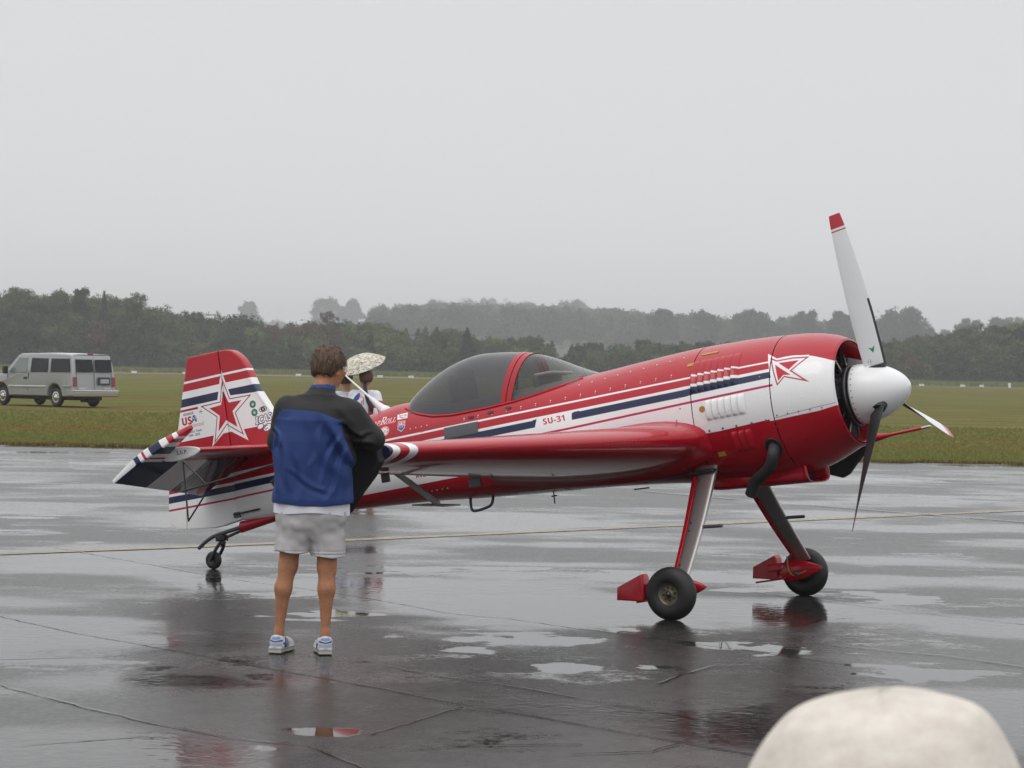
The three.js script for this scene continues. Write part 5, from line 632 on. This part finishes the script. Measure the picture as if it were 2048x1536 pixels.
  const sl = [cap([-0.125, 1.445, 0.0], [0.225, 1.435, 0.0], 0.078, 0.084), cap([0.02, 1.40, 0.01], [0.07, 1.40, 0.01], 0.125, 0.125), cap([0.235, 1.43, 0.0], [0.362, 1.285, -0.015], 0.088, 0.080), cap([0.362, 1.285, -0.015], [0.235, 1.285, -0.235], 0.074, 0.050), cap([-0.13, 1.43, 0.0], [-0.178, 1.255, -0.02], 0.074, 0.060), cap([-0.178, 1.255, -0.02], [-0.07, 1.255, -0.25], 0.058, 0.046), cap([0.058, 1.515, -0.02], [0.072, 1.565, -0.045], 0.086, 0.080)];
  const FOLD = [[0.20, 1.32, 0.08, 1.02, 0.016, 0.010], [0.24, 1.22, 0.13, 0.92, 0.018, 0.011], [0.10, 1.36, 0.02, 1.10, 0.018, 0.006], [-0.17, 1.30, -0.09, 0.98, 0.018, 0.008], [-0.05, 1.20, -0.02, 0.92, 0.022, 0.007], [0.17, 1.38, 0.34, 1.30, 0.014, 0.010], [0.22, 1.30, 0.40, 1.24, 0.014, 0.011], [0.25, 1.25, 0.38, 1.33, 0.012, 0.008], [-0.20, 1.36, -0.15, 1.22, 0.012, 0.007], [-0.12, 1.10, 0.16, 0.95, 0.016, 0.005]];
  const neckCut = cap([0.06, 1.54, -0.03], [0.085, 1.66, -0.075], 0.066, 0.072);
  const jack = (x, y, z) => { let d = torso(x, y, z); for (const f of sl) d = smin(d, f(x, y, z), 0.045); const low2 = sm(1.45, 0.95, y); const arm = x > 0.24 || x < -0.19 ? 1 : 0.6; const hk = 0.25 + 0.75 * sm(0.89, 1.02, y); d += hk * 0.040 * n3(x * 7 + y * 3, y * 4 - x * 4, z * 7, 3) * arm + hk * 0.026 * n3(x * 17 + y * 5, y * 6, z * 15, 11) * (0.5 + 0.5 * low2) + 0.017 * Math.sin((x * 0.85 + y * 0.6) * 52 + 4 * n3(x * 5, y * 5, z * 5, 5)) * Math.exp(-(((x - 0.2) / 0.12) ** 2) - (((y - 1.28) / 0.16) ** 2)); if (z > -0.03) for (const [ax, ay, bx, by, w, h] of FOLD) { const ux = bx - ax, uy = by - ay, L2 = ux * ux + uy * uy, t = ((x - ax) * ux + (y - ay) * uy) / L2; if (t < -0.1 || t > 1.1) continue; const e = ((x - ax) * uy - (y - ay) * ux) / Math.sqrt(L2) + 0.012 * Math.sin(t * 6 + ax * 40), f = sm(-0.1, 0.2, t) * sm(1.1, 0.7, t); d -= h * f * (Math.exp(-((e / w) ** 2)) - 0.7 * Math.exp(-(((e - w * 1.7) / w) ** 2))); }
    d = Math.max(d, 0.880 - y); return Math.max(d, -neckCut(x, y, z), y - 1.592 - 0.35 * (z + 0.02)); };
  M('jacket', nets(jack, [-0.36, 0.86, -0.40], [0.52, 1.66, 0.26], 0.0085, (x, y) => [x + 0.5, y - 0.8]), std([1, 1, 1], 0.68, { map: yoke, bumpMap: clothBump, bumpScale: 0.0006 }), man);
  const col = gridGeo(40, 4, (u, v) => { const a = u * Math.PI * 2, r = 0.074 + 0.004 * Math.sin(v * 3.1); return [0.067 + 0.007 * v + r * Math.sin(a) * 1.02, 1.548 + 0.040 * v + 0.012 * Math.cos(a), -0.035 - 0.012 * v + r * Math.cos(a)]; }, true); M('collar', col, std([0.014, 0.05, 0.22], 0.7, { side: THREE.DoubleSide }), man);
  // shirt tail, shorts
  M('t_shirt', gridGeo(48, 6, (u, v) => { const a = u * Math.PI * 2, y = lerp(0.835, 0.95, v) + 0.008 * Math.sin(a * 3 + 1) * (1 - v), w = 1 + 0.02 * Math.sin(a * 9) * (1 - v); return [0.020 + 0.226 * w * Math.sin(a), y - 0.006 * Math.sin(a), 0.004 + 0.152 * w * Math.cos(a)]; }, true), std([0.74, 0.75, 0.80], 0.85, { side: THREE.DoubleSide }), man);
  const coneL = cap([-0.066, 0.92, 0.0], [-0.094, 0.55, 0.004], 0.106, 0.113), coneR = cap([0.106, 0.92, 0.005], [0.126, 0.54, 0.01], 0.104, 0.104), inL = cap([-0.09, 0.86, 0], [-0.098, 0.50, 0.004], 0.07, 0.088), inR = cap([0.11, 0.86, 0.005], [0.126, 0.48, 0.01], 0.07, 0.080), seat = ell([0.024, 0.83, 0.020], [0.205, 0.16, 0.124]);
  const shorts = (x, y, z) => { let d = smin(smin(coneL(x, y, z), coneR(x, y, z), 0.012), seat(x, y, z), 0.06); const tk = 1 - 0.8 * sm(0.78, 0.84, y); d += tk * 0.030 * n3(x * 9 + y * 4, y * 6, z * 9, 21) + tk * 0.016 * n3(x * 26 - y * 12, y * 18 + x * 18, z * 24, 31) + 0.003 * Math.sin(y * 300) * (y < 0.612 ? 0.6 : 0); d = Math.max(d, y - 0.90, 0.588 + 0.012 * Math.sign(x - 0.02) * -1 + 0.006 * Math.sin(x * 30) - y); if (y < 0.66) d = Math.max(d, -Math.min(inL(x, y, z), inR(x, y, z))); return d; };
  M('shorts', nets(shorts, [-0.27, 0.55, -0.18], [0.30, 0.93, 0.22], 0.0068, (x, y, z) => [x * 2, y * 2]), std([0.47, 0.455, 0.46], 0.85, { bumpMap: clothBump, bumpScale: 0.0008 }), man);
  const hem = (cx, cz, y0, r) => gridGeo(36, 2, (u, v) => { const a = u * Math.PI * 2; return [cx + (r + 0.0035) * Math.sin(a), y0 + 0.022 * v + 0.004 * Math.sin(a * 4), cz + (r + 0.0035) * Math.cos(a) * 0.98]; }, true);
  // running shoes
  const shoeTex = (() => { const cv = document.createElement('canvas'); cv.width = 512; cv.height = 256; const c = cv.getContext('2d'); c.fillStyle = '#c4c4c6'; c.fillRect(0, 0, 512, 256); const B = '#2c4684', Lb = '#7388b0', G = '#8d8f98', S = (col, p) => { c.fillStyle = col; c.beginPath(); p.forEach((q, i) => i ? c.lineTo(...q) : c.moveTo(...q)); c.closePath(); c.fill(); };
    c.fillStyle = G; c.fillRect(0, 196, 512, 14); c.fillStyle = '#b9b3a2'; c.fillRect(0, 210, 512, 30); c.fillStyle = '#3a3a3e'; c.fillRect(0, 240, 512, 16);
    S(Lb, [[232, 60], [280, 60], [292, 86], [256, 100], [220, 86]]); S(B, [[212, 92], [256, 108], [300, 92], [308, 112], [256, 124], [204, 112]]); S('#a9acb6', [[216, 130], [296, 130], [310, 192], [202, 192]]); for (const d of [0, 1]) { const m = (x) => d ? 512 - x : x; for (const x of [40, 78, 116, 154]) S(B, [[m(x), 60], [m(x + 22), 60], [m(x + 40), 190], [m(x + 14), 190]]); S(B, [[m(160), 150], [m(204), 120], [m(204), 140], [m(170), 190], [m(150), 190]]); S('#35426e', [[m(0), 20], [m(180), 20], [m(200), 44], [m(0), 44]]); }
    const t = new THREE.CanvasTexture(cv); t.colorSpace = THREE.SRGBColorSpace; return t; })(); // heel at the middle, y up the side
  const shoeMat = std([1, 1, 1], 0.6, { map: shoeTex });
  for (const [x, z, yaw] of [[-0.165, 0.0, 0.22], [0.118, 0.03, -0.18]]) {
    const fs = union([ell([0, 0.055, -0.005], [0.041, 0.062, 0.058]), cap([0, 0.045, -0.01], [0, 0.036, -0.16], 0.043, 0.040), ell([0, 0.032, -0.17], [0.046, 0.034, 0.056]), cap([0, 0.07, -0.02], [0, 0.055, -0.09], 0.036, 0.030)], 0.03), hole = cap([0, 0.10, -0.012], [0, 0.20, -0.012], 0.036, 0.05), solx = (a, y, b) => { const t = clamp((0.05 - b) / 0.27, 0, 1), w = 0.040 + 0.008 * Math.sin(t * 3.1) - 0.006 * Math.sin(t * 6.3); return Math.max(Math.abs(a) - w, Math.abs(b + 0.085) - 0.138, y - 0.026 - 0.01 * (1 - t), 0.002 + 0.03 * Math.max(0, t - 0.75) - y); };
    const sf = (a, y, b) => Math.max(smin(fs(a, y, b), solx(a, y, b), 0.012), -hole(a, y, b), 0.001 - y);
    const g = nets(sf, [-0.075, -0.01, -0.25], [0.075, 0.14, 0.08], 0.0045, (a, y, b) => { const t = Math.atan2(a, b + 0.05); return [0.5 + t / 5.4, clamp(y / 0.125, 0, 1)]; }); g.scale(0.98, 1.06, 0.98); g.rotateY(-yaw); g.translate(x, 0, z + 0.033); M('shoe', g, shoeMat, man);
  }
  M('watch_strap', tube([[0.235, 1.295, -0.20], [0.26, 1.25, -0.225]], 0.012, 1, 8), std([0.05, 0.05, 0.055], 0.4), man);
}
function bystander(name, label, pos, turn, o) { // full figure with its back to us
  const p = thing(name, label, 'person', pos, turn), sk = skin(o.skin), H = o.h / 1.70, S = (a) => a.map((v) => v * H);
  const hc = S([0, 1.58, -0.03]), head = turned(headAll, hc, Math.PI + o.look, 0.15), b = [cap(S([0, 1.38, 0]), S([0, 1.52, -0.02]), 0.058, 0.055), cap(S([0, 0.95, 0]), S([0, 1.28, 0]), 0.09, 0.08), cap(S([-0.13, 1.35, 0]), S([0.13, 1.35, 0]), 0.035, 0.035)];
  for (const s of [-1, 1]) { const hd = s < 0 ? o.left : o.right, el = [s * 0.235, 1.10, hd[2] * 0.25 + 0.03]; b.push(cap(S([s * 0.16, 1.35, 0]), S(el), 0.035, 0.035), cap(S(el), S(hd), 0.038, 0.026), cap(S([s * 0.09, 0.88, 0]), S([s * 0.10, 0.47, 0.0]), 0.085, 0.055), cap(S([s * 0.10, 0.47, 0]), S([s * 0.105, 0.34, 0.015]), 0.052, 0.054), cap(S([s * 0.105, 0.34, 0.015]), S([s * 0.105, 0.06, 0]), 0.053, 0.032)); }
  const hs = [hand(S(o.left), Math.PI, 0.3, 0, 0.9, 1), hand(S(o.right), Math.PI, 0.3, 0, 0.9, -1)];
  M('body', [nets(union(b, 0.03), S([-0.4, 0.03, -0.45]), S([0.4, 1.6, 0.3]), 0.018), nets((x, y, z) => smin(head(x, y, z), b[0](x, y, z), 0.03), [hc[0] - 0.13, hc[1] - 0.16, hc[2] - 0.16], [hc[0] + 0.13, hc[1] + 0.16, hc[2] + 0.16], 0.008), ...hs.map((h, i) => { const c = S(i ? o.right : o.left); return nets(h, c.map((v) => v - 0.16), c.map((v) => v + 0.16), 0.007); })], sk, p);
  M('hair', nets(turned(hairF(0.013, 1), hc, Math.PI + o.look, 0.15), [hc[0] - 0.13, hc[1] - 0.14, hc[2] - 0.15], [hc[0] + 0.13, hc[1] + 0.16, hc[2] + 0.15], 0.008), std(o.hair, 0.7), p);
  const tor = (x, y, z) => { const t = clamp((y / H - 0.84) / 0.54, 0, 1), rx = lerp(0.205, 0.20, t) * (t > 0.85 ? lerp(1, 0.55, (t - 0.85) / 0.15) : 1), rz = lerp(0.14, 0.135, t) * (t > 0.85 ? lerp(1, 0.7, (t - 0.85) / 0.15) : 1); return Math.max((Math.hypot(x / rx, z / rz) - 1) * 0.12, y - 1.425 * H, 0.84 * H - y); };
  const sl = [-1, 1].map((s) => { const hd = s < 0 ? o.left : o.right, el = [s * 0.235, 1.10, hd[2] * 0.25 + 0.03]; return cap(S([s * 0.17, 1.36, 0]), S([lerp(s * 0.19, el[0], 0.8), lerp(1.35, el[1], 0.8), el[2] * 0.8]), 0.07, 0.075); });
  const badge = (() => { const cv = document.createElement('canvas'); cv.width = cv.height = 256; const c = cv.getContext('2d'); c.fillStyle = o.shirt; c.fillRect(0, 0, 256, 256); const cx = 128 + o.badge[0], cy = 70 + o.badge[1]; c.save(); c.beginPath(); c.ellipse(cx, cy, 34, 38, 0, 0, 7); c.clip(); c.fillStyle = '#e9e9ef'; c.fillRect(0, 0, 256, 256); c.fillStyle = '#3a4a92'; c.beginPath(); c.ellipse(cx - 16, cy - 4, 18, 40, 0.3, 0, 7); c.fill(); c.fillStyle = '#a83a48'; for (let i = 0; i < 4; i++) c.fillRect(cx + 2 + i * 8, cy - 36 + i * 6, 4, 50); c.fillStyle = '#e9e9ef'; c.beginPath(); c.ellipse(cx + 2, cy + 6, 10, 26, 0.8, 0, 7); c.fill(); c.restore(); const t = new THREE.CanvasTexture(cv); t.colorSpace = THREE.SRGBColorSpace; return t; })();
  M('t_shirt', nets((x, y, z) => { let d = tor(x, y, z); for (const f of sl) d = smin(d, f(x, y, z), 0.04); d += 0.02 * n3(x * 9, y * 7, z * 9, o.seed) + 0.01 * n3(x * 20, y * 14, z * 20, o.seed + 3); return Math.max(d, 0.84 * H - y); }, S([-0.42, 0.78, -0.30]), S([0.42, 1.50, 0.28]), 0.013, (x, y, z) => z > 0 ? [0.5 + x / H / 0.7, (y / H - 0.80) / 0.70] : [0.01, 0.01]), std([1, 1, 1], 0.85, { map: badge }), p);
  const leg = union([cap(S([-0.09, 0.9, 0]), S([-0.105, 0.5, 0]), 0.105, 0.085), cap(S([0.09, 0.9, 0]), S([0.105, 0.5, 0]), 0.105, 0.085), ell(S([0, 0.86, 0]), S([0.185, 0.12, 0.13]))], 0.03);
  M('shorts', nets((x, y, z) => Math.max(leg(x, y, z), 0.46 * H - y, y - 0.9 * H), S([-0.25, 0.42, -0.2]), S([0.25, 0.95, 0.2]), 0.018), std(o.shorts, 0.85), p);
  for (const s of [-1, 1]) { const f = union([cap([s * 0.105, 0.045, 0.02], [s * 0.12, 0.04, -0.16], 0.043, 0.042), cap([s * 0.105, 0.08, 0], [s * 0.105, 0.05, -0.05], 0.04, 0.04)], 0.03); M('shoe', nets((x, y, z) => Math.max(f(x, y, z), 0.002 - y), [s * 0.11 - 0.1, -0.02, -0.26], [s * 0.11 + 0.1, 0.16, 0.12], 0.014), std([0.5, 0.5, 0.5], 0.7), p); }
  return p;
}
{
  const P1 = [-1.975, 0, -32.0];
  bystander('person', 'person under the umbrella in white t-shirt with round flag emblem on the back', P1, -0.35, { h: 1.66, skin: [0.45, 0.24, 0.16], hair: [0.10, 0.052, 0.03], shirt: '#e3e5ee', shorts: [0.014, 0.016, 0.028], look: 0.5, left: [-0.13, 1.16, -0.26], right: [0.27, 0.92, 0.02], badge: [-14, 10], seed: 40 });
  bystander('person', 'person in plain pale t-shirt half hidden by the bowed head of the man in front', [-2.25, 0, -32.35], 0.15, { h: 1.63, skin: [0.45, 0.25, 0.17], hair: [0.075, 0.045, 0.03], shirt: '#cdd0d8', shorts: [0.05, 0.05, 0.06], look: -0.5, left: [-0.26, 0.85, 0.0], right: [0.24, 0.86, 0.0], badge: [-30, 34], seed: 60 });
  const bag = thing('shoulder_bag', 'red and dark blue bag on the shoulder of the person under the umbrella', 'bag', [-1.80, 1.06, -31.86], -0.35);
  M('bag_body', new RoundedBoxGeometry(0.22, 0.36, 0.20, 4, 0.07).translate(0, 0.02, 0), std([0.26, 0.02, 0.035], 0.6), bag); M('bag_base', new RoundedBoxGeometry(0.22, 0.13, 0.21, 3, 0.05).translate(0.01, -0.16, 0.0), std([0.014, 0.015, 0.024], 0.7), bag); M('bag_patch', ell2(0.035, 0.075, 0.012, 0.03, 0.03, 0.105), std([0.7, 0.7, 0.72], 0.5), bag); M('bag_patch', ell2(0.03, 0.04, 0.012, 0.06, -0.075, 0.105), std([0.7, 0.7, 0.72], 0.5), bag);
  M('strap', tube([[-0.19, 0.42, -0.02], [-0.135, 0.34, 0.09], [-0.085, 0.20, 0.115], [-0.03, 0.08, 0.11]], 0.026, 16, 8), std([0.012, 0.014, 0.03], 0.7), bag);
  function ell2(a, b, c, x, y, z) { const g = new THREE.SphereGeometry(1, 16, 12); g.scale(a, b, c); g.rotateZ(0.3); g.translate(x, y, z); return g; }
  // umbrella tilted back towards us
  const um = thing('umbrella', 'open beige umbrella with a printed map pattern, tilted over the two distant people', 'umbrella', [-2.06, 1.20, -32.25]);
  const ut = (() => { const cv = document.createElement('canvas'); cv.width = cv.height = 512; const c = cv.getContext('2d'), R = rng(64); c.fillStyle = '#cfcabb'; c.fillRect(0, 0, 512, 512); for (let i = 0; i < 900; i++) { c.strokeStyle = ['#7f7c6a', '#555a66', '#a8a48c', '#e6e2d2', '#94886c'][Math.floor(R() * 5)]; c.globalAlpha = 0.5 + 0.5 * R(); c.lineWidth = 2 + R() * 7; const x = R() * 512, y = R() * 512; c.beginPath(); c.moveTo(x, y); c.quadraticCurveTo(x + (R() - 0.5) * 60, y + (R() - 0.5) * 60, x + (R() - 0.5) * 80, y + (R() - 0.5) * 30); c.stroke(); } c.globalAlpha = 1; const t = new THREE.CanvasTexture(cv); t.colorSpace = THREE.SRGBColorSpace; return t; })();
  const ax = V(-0.30, 0.92, 0.30).normalize(), qn = new THREE.Quaternion().setFromUnitVectors(V(0, 1, 0), ax), at = V(-0.02, 0.66, 0.12), spin = new THREE.Quaternion().setFromAxisAngle(V(0, 1, 0), 0.2);
  const dome = gridGeo(64, 14, (u, v) => { const a = u * Math.PI * 2, k = a / (Math.PI / 4), f = Math.abs((k % 1) - 0.5) * 2, r = 0.345 * v * (1 - 0.085 * (1 - f) ** 1.2 * v * v), y = -0.145 * v * v - 0.012 * (1 - f) * v; const p = V(r * Math.cos(a), y, r * Math.sin(a)).applyQuaternion(spin).applyQuaternion(qn).add(at); return p.toArray(); }, true, (p, u, v) => [0.5 + 0.5 * v * Math.cos(u * 6.283), 0.5 + 0.5 * v * Math.sin(u * 6.283)]);
  M('umbrella_canopy', dome, std([1, 1, 1], 0.8, { map: ut, side: THREE.DoubleSide }), um); M('umbrella_shaft', tube([[at.x - ax.x * 0.56, at.y - ax.y * 0.56, at.z - ax.z * 0.56], at.toArray(), [at.x + ax.x * 0.04, at.y + ax.y * 0.04, at.z + ax.z * 0.04]], 0.006, 6, 6), darkMetal, um);
  for (let i = 0; i < 8; i++) { const a = i * Math.PI / 4, q = (r, y) => V(r * Math.cos(a), y, r * Math.sin(a)).applyQuaternion(spin).applyQuaternion(qn).add(at).toArray(); M('umbrella_rib', tube([q(0.02, -0.01), q(0.17, -0.045), q(0.348, -0.156)], 0.0035, 8, 5), darkMetal, um); }
}
// ---------------------------------------------------------------- passenger van on the turf: x forward from the rear axle, y up, z to its right
{
  const al = 0.77, v = thing('van', 'silver passenger van with dark windows parked on the turf behind the aeroplane tail', 'van', [-16.52, 0, -90.2]); // front points away to the left
  v.quaternion.setFromRotationMatrix(new THREE.Matrix4().makeBasis(V(-Math.cos(al), 0, -Math.sin(al)), V(0, 1, 0), V(Math.sin(al), 0, -Math.cos(al))));
  const silver = phys([0.34, 0.35, 0.36], 0.36, { metalness: 0.3, clearcoat: 0.6, clearcoatRoughness: 0.15 }), litRoofM = phys([0.62, 0.63, 0.63], 0.35, { metalness: 0.1, clearcoat: 0.6, clearcoatRoughness: 0.2 }), glass = phys([0.016, 0.017, 0.02], 0.25, { specularIntensity: 0.5 }), trim = std([0.02, 0.02, 0.022], 0.6), chrome = std([0.72, 0.72, 0.72], 0.16, { metalness: 1 }), lamp = phys([0.22, 0.014, 0.022], 0.3, { clearcoat: 0.8 });  // roof is a lighter copy of the silver, sky light put into its colour
  const side = (y) => 0.985 - Math.max(0, y - 1.02) * 0.135 - Math.max(0, 0.7 - y) * 0.06, rearX = (y) => y < 1.0 ? -1.17 - (1.0 - y) * 0.02 : -1.17 + (y - 1.0) * 0.13 + Math.max(0, y - 1.6) * 0.14;
  const sh = new THREE.Shape(); sh.moveTo(-1.17, 0.42); sh.lineTo(-0.50, 0.38); sh.absarc(0, 0.40, 0.47, Math.PI, 0, true); sh.lineTo(3.03, 0.38); sh.absarc(3.50, 0.40, 0.47, Math.PI, 0, true); sh.lineTo(4.30, 0.42); sh.lineTo(4.33, 0.80); sh.lineTo(4.26, 1.02); sh.lineTo(4.10, 1.12); sh.lineTo(3.32, 1.27); sh.lineTo(2.52, 1.94); sh.lineTo(2.30, 2.00); sh.lineTo(0.5, 2.03); sh.lineTo(-0.80, 1.99); sh.lineTo(-0.98, 1.94); sh.lineTo(rearX(1.6), 1.6); sh.lineTo(-1.17, 1.0); sh.lineTo(-1.18, 0.42);
  const wide = (g) => { const p = g.attributes.position; for (let i = 0; i < p.count; i++) p.setZ(i, p.getZ(i) * side(p.getY(i)) / 0.985); g.computeVertexNormals(); return toCreasedNormals(g, 0.5); };
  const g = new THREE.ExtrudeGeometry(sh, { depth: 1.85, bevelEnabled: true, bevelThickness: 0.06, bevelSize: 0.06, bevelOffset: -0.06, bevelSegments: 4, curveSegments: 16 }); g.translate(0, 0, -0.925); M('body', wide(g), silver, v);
  M('roof', gridGeo(20, 12, (a, b) => { const x = lerp(2.34, -0.92, a), z = lerp(0.80, -0.80, b), e = 1 - (Math.abs(z) / 0.84) ** 4; return [x, 1.965 + 0.075 * e * Math.sqrt(Math.sin(Math.PI * clamp((x + 1.05) / 3.6, 0.02, 0.98))), z]; }), litRoofM, v);
  const onSide = (pts, s, o = 0.006) => { const sp = new THREE.Shape(); pts.forEach((p, i) => i ? sp.lineTo(...p) : sp.moveTo(...p)); const q = new THREE.ExtrudeGeometry(sp, { depth: 0.012, bevelEnabled: true, bevelSize: 0.02, bevelThickness: 0.004, bevelSegments: 2 }); const p = q.attributes.position; for (let i = 0; i < p.count; i++) p.setZ(i, s * (side(p.getY(i)) + o - 0.008 + p.getZ(i))); q.computeVertexNormals(); return q; };
  const onRear = (z0, z1, y0, y1, o, th = 0.014) => { const q = new RoundedBoxGeometry(th, y1 - y0, z1 - z0, 3, Math.min(0.006, th * 0.45)); q.translate(0, (y0 + y1) / 2, (z0 + z1) / 2); const p = q.attributes.position; for (let i = 0; i < p.count; i++) p.setX(i, rearX(p.getY(i)) - o + p.getX(i)); q.computeVertexNormals(); return q; };
  for (const s of [-1, 1]) {
    M('side_window', onSide([[-0.92, 1.34], [0.28, 1.32], [0.31, 1.80], [-0.82, 1.80]], s), glass, v); M('side_window', onSide([[0.50, 1.32], [1.58, 1.31], [1.58, 1.81], [0.53, 1.80]], s), glass, v);
    M('door_window', onSide([[1.86, 1.30], [2.98, 1.28], [2.42, 1.82], [1.86, 1.82]], s), phys([0.16, 0.19, 0.19], 0.1, { clearcoat: 0.5 }), v);
    for (const x of [1.72, 3.1]) M('door_seam', onSide([[x, 0.62], [x + 0.004, 0.62], [x + 0.004, 1.25], [x, 1.25]], s, -0.004), trim, v);
    M('door_handle', onSide([[1.82, 1.05], [1.98, 1.05], [1.98, 1.09], [1.82, 1.09]], s, 0.012), trim, v);
    M('side_moulding', onSide([[0.55, 0.74], [2.98, 0.72], [2.98, 0.752], [0.55, 0.772]], s, 0.008), chrome, v); M('side_moulding', onSide([[-1.1, 0.79], [-0.55, 0.78], [-0.55, 0.805], [-1.1, 0.815]], s, 0.008), silver, v);
    M('mirror', new RoundedBoxGeometry(0.16, 0.30, 0.20, 3, 0.05).translate(3.02, 1.36, s * 1.13), trim, v);
    M('tail_light', onRear(s > 0 ? 0.80 : -0.965, s > 0 ? 0.965 : -0.80, 0.78, 1.14, 0.008, 0.03), lamp, v);
  }
  M('rear_window', onRear(-0.80, -0.06, 1.33, 1.80, 0.062), glass, v); M('rear_window', onRear(0.06, 0.80, 1.33, 1.80, 0.062), glass, v);
  M('door_seam', onRear(-0.008, 0.008, 0.62, 1.86, 0.058), trim, v); M('door_seam', onRear(-0.80, -0.79, 0.62, 1.86, 0.057), trim, v); M('door_seam', onRear(0.79, 0.80, 0.62, 1.86, 0.057), trim, v);
  M('brake_light', box(0.05, 0.045, 0.26, -0.90, 2.0, 0, 0.015), lamp, v);
  const pl = (() => { const cv = document.createElement('canvas'); cv.width = 128; cv.height = 64; const c = cv.getContext('2d'); c.fillStyle = '#3a3d58'; c.fillRect(0, 0, 128, 64); c.fillStyle = '#c9ccd0'; c.fillRect(16, 16, 96, 34); c.fillStyle = '#6a7086'; for (let i = 0; i < 6; i++) c.fillRect(22 + i * 15, 24, 9, 19); const t = new THREE.CanvasTexture(cv); t.colorSpace = THREE.SRGBColorSpace; return t; })();
  const pm = new THREE.PlaneGeometry(0.50, 0.26); pm.rotateY(-Math.PI / 2); pm.translate(-1.255, 0.99, 0.42); M('number_plate', pm, std([1, 1, 1], 0.5, { map: pl }), v);
  M('plate_recess', onRear(0.14, 0.70, 0.84, 1.14, 0.062), std([0.04, 0.042, 0.07], 0.6), v);
  for (const [z0, z1] of [[-0.74, -0.42], [0.42, 0.72]]) M('badge', onRear(z0, z1, 0.70, 0.735, 0.062), chrome, v);
  M('rear_bumper', [box(0.22, 0.20, 1.98, -1.27, 0.50, 0, 0.05)], std([0.34, 0.31, 0.28], 0.4, { metalness: 0.5 }), v); M('bumper_top', box(0.20, 0.05, 1.99, -1.28, 0.62, 0, 0.02), chrome, v);
  M('chassis', [box(4.6, 0.20, 1.3, 1.5, 0.36, 0, 0.03), box(0.5, 0.14, 0.5, -0.6, 0.26, 0.2, 0.04)], trim, v); M('tow_hitch', box(0.30, 0.05, 0.06, -1.42, 0.36, 0, 0.01), trim, v); M('axle', cyl(0.07, 0.07, 1.7, 12, 'z', 0, 0.36, 0), trim, v);
  const ws = gridGeo(6, 6, (a, b) => { const t = b, x = lerp(3.30, 2.56, t), y = lerp(1.30, 1.90, t); return [x + 0.03, y + 0.03, lerp(-1, 1, a) * (side(y) - 0.09)]; }); M('windscreen', ws, glass, v);
  for (const x of [0, 3.5]) for (const s of [-1, 1]) { const w = new THREE.Group(); w.name = 'wheel'; v.add(w); const tp = []; for (let i = 0; i <= 14; i++) { const a = -2.1 + 4.2 * i / 14; tp.push(new THREE.Vector2(0.275 + 0.085 * Math.cos(a), 0.105 * Math.sin(a))); } const tg = new THREE.LatheGeometry(tp, 32); tg.rotateX(Math.PI / 2); tg.translate(x, 0.358, s * 0.82); M('tyre', tg, rubber, w); const rg = new THREE.LatheGeometry([[0.001, 0.07], [0.07, 0.07], [0.09, 0.045], [0.17, 0.03], [0.215, 0.055], [0.225, 0.02], [0.225, -0.05], [0.0, -0.05]].map((q) => new THREE.Vector2(...q)), 28); rg.rotateX(s > 0 ? Math.PI / 2 : -Math.PI / 2); rg.translate(x, 0.358, s * 0.86); M('rim', rg, chrome, w); for (let i = 0; i < 7; i++) { const a = i / 7 * 6.283; M('rim_hole', cyl(0.022, 0.022, 0.01, 10, 'z', x + 0.13 * Math.cos(a), 0.358 + 0.13 * Math.sin(a), s * 0.904), trim, w); } }
}
{ // someone close in front of the camera: only the crown of a cloth hat is in view
  const p = bystander('person', 'person close in front, only the off white cloth hat crown showing at bottom right', [0.366, 0, -2.30], 0.1, { h: 1.33, skin: [0.45, 0.25, 0.17], hair: [0.09, 0.055, 0.035], shirt: '#8a94a8', shorts: [0.06, 0.06, 0.08], look: 0.2, left: [-0.24, 0.9, -0.1], right: [0.24, 0.9, -0.1], badge: [900, 900], seed: 80 });
  const prof0 = [[0.0, 1.401], [0.03, 1.3995], [0.06, 1.393], [0.09, 1.381], [0.108, 1.3635], [0.12, 1.345], [0.130, 1.325], [0.137, 1.298], [0.141, 1.262], [0.145, 1.242], [0.170, 1.222], [0.200, 1.200]], prof = new THREE.SplineCurve(prof0.map((q) => new THREE.Vector2(...q))).getPoints(60).map((q) => [Math.max(0, q.x), q.y]);
  const hatTex = dataTex(256, 256, (u, v) => { const a = fbm(u * 9, v * 9, 5, 4, 9), b = fbm(u * 60, v * 60, 9, 2, 60); const k = 0.86 + 0.10 * (a - 0.5) + 0.05 * (b - 0.5); return [k * 0.985, k * (0.95 + 0.04 * (a - 0.5)), k * (0.905 + 0.04 * (a - 0.5))]; }, { srgb: true });
  const hat = gridGeo(120, 88, (u, v) => { const a = u * Math.PI * 2, t = v * (prof.length - 1), i = Math.min(prof.length - 2, Math.floor(t)), f = t - i, r = lerp(prof[i][0], prof[i + 1][0], f), y = lerp(prof[i][1], prof[i + 1][1], f); const n = 0.005 * n3(Math.cos(a) * 3 + 5, y * 26, Math.sin(a) * 3 + 5, 15) + 0.003 * Math.exp(-(((a - 1.25) / 0.05) ** 2)); return [(r + n * Math.min(1, r * 12)) * Math.sin(a) * 0.985, y + n * 0.6 + 0.10 * r * Math.sin(a), (r + n * Math.min(1, r * 12)) * Math.cos(a) * 1.1 - 0.02]; }, true, (q, u, v) => [u * 3, v * 2]);
  M('hat', hat, std([1, 1, 1], 0.92, { map: hatTex, bumpMap: clothBump, bumpScale: 0.0008, side: THREE.DoubleSide }), p, { label: 'off white cloth hat' });
}
renderer.render(scene, camera);
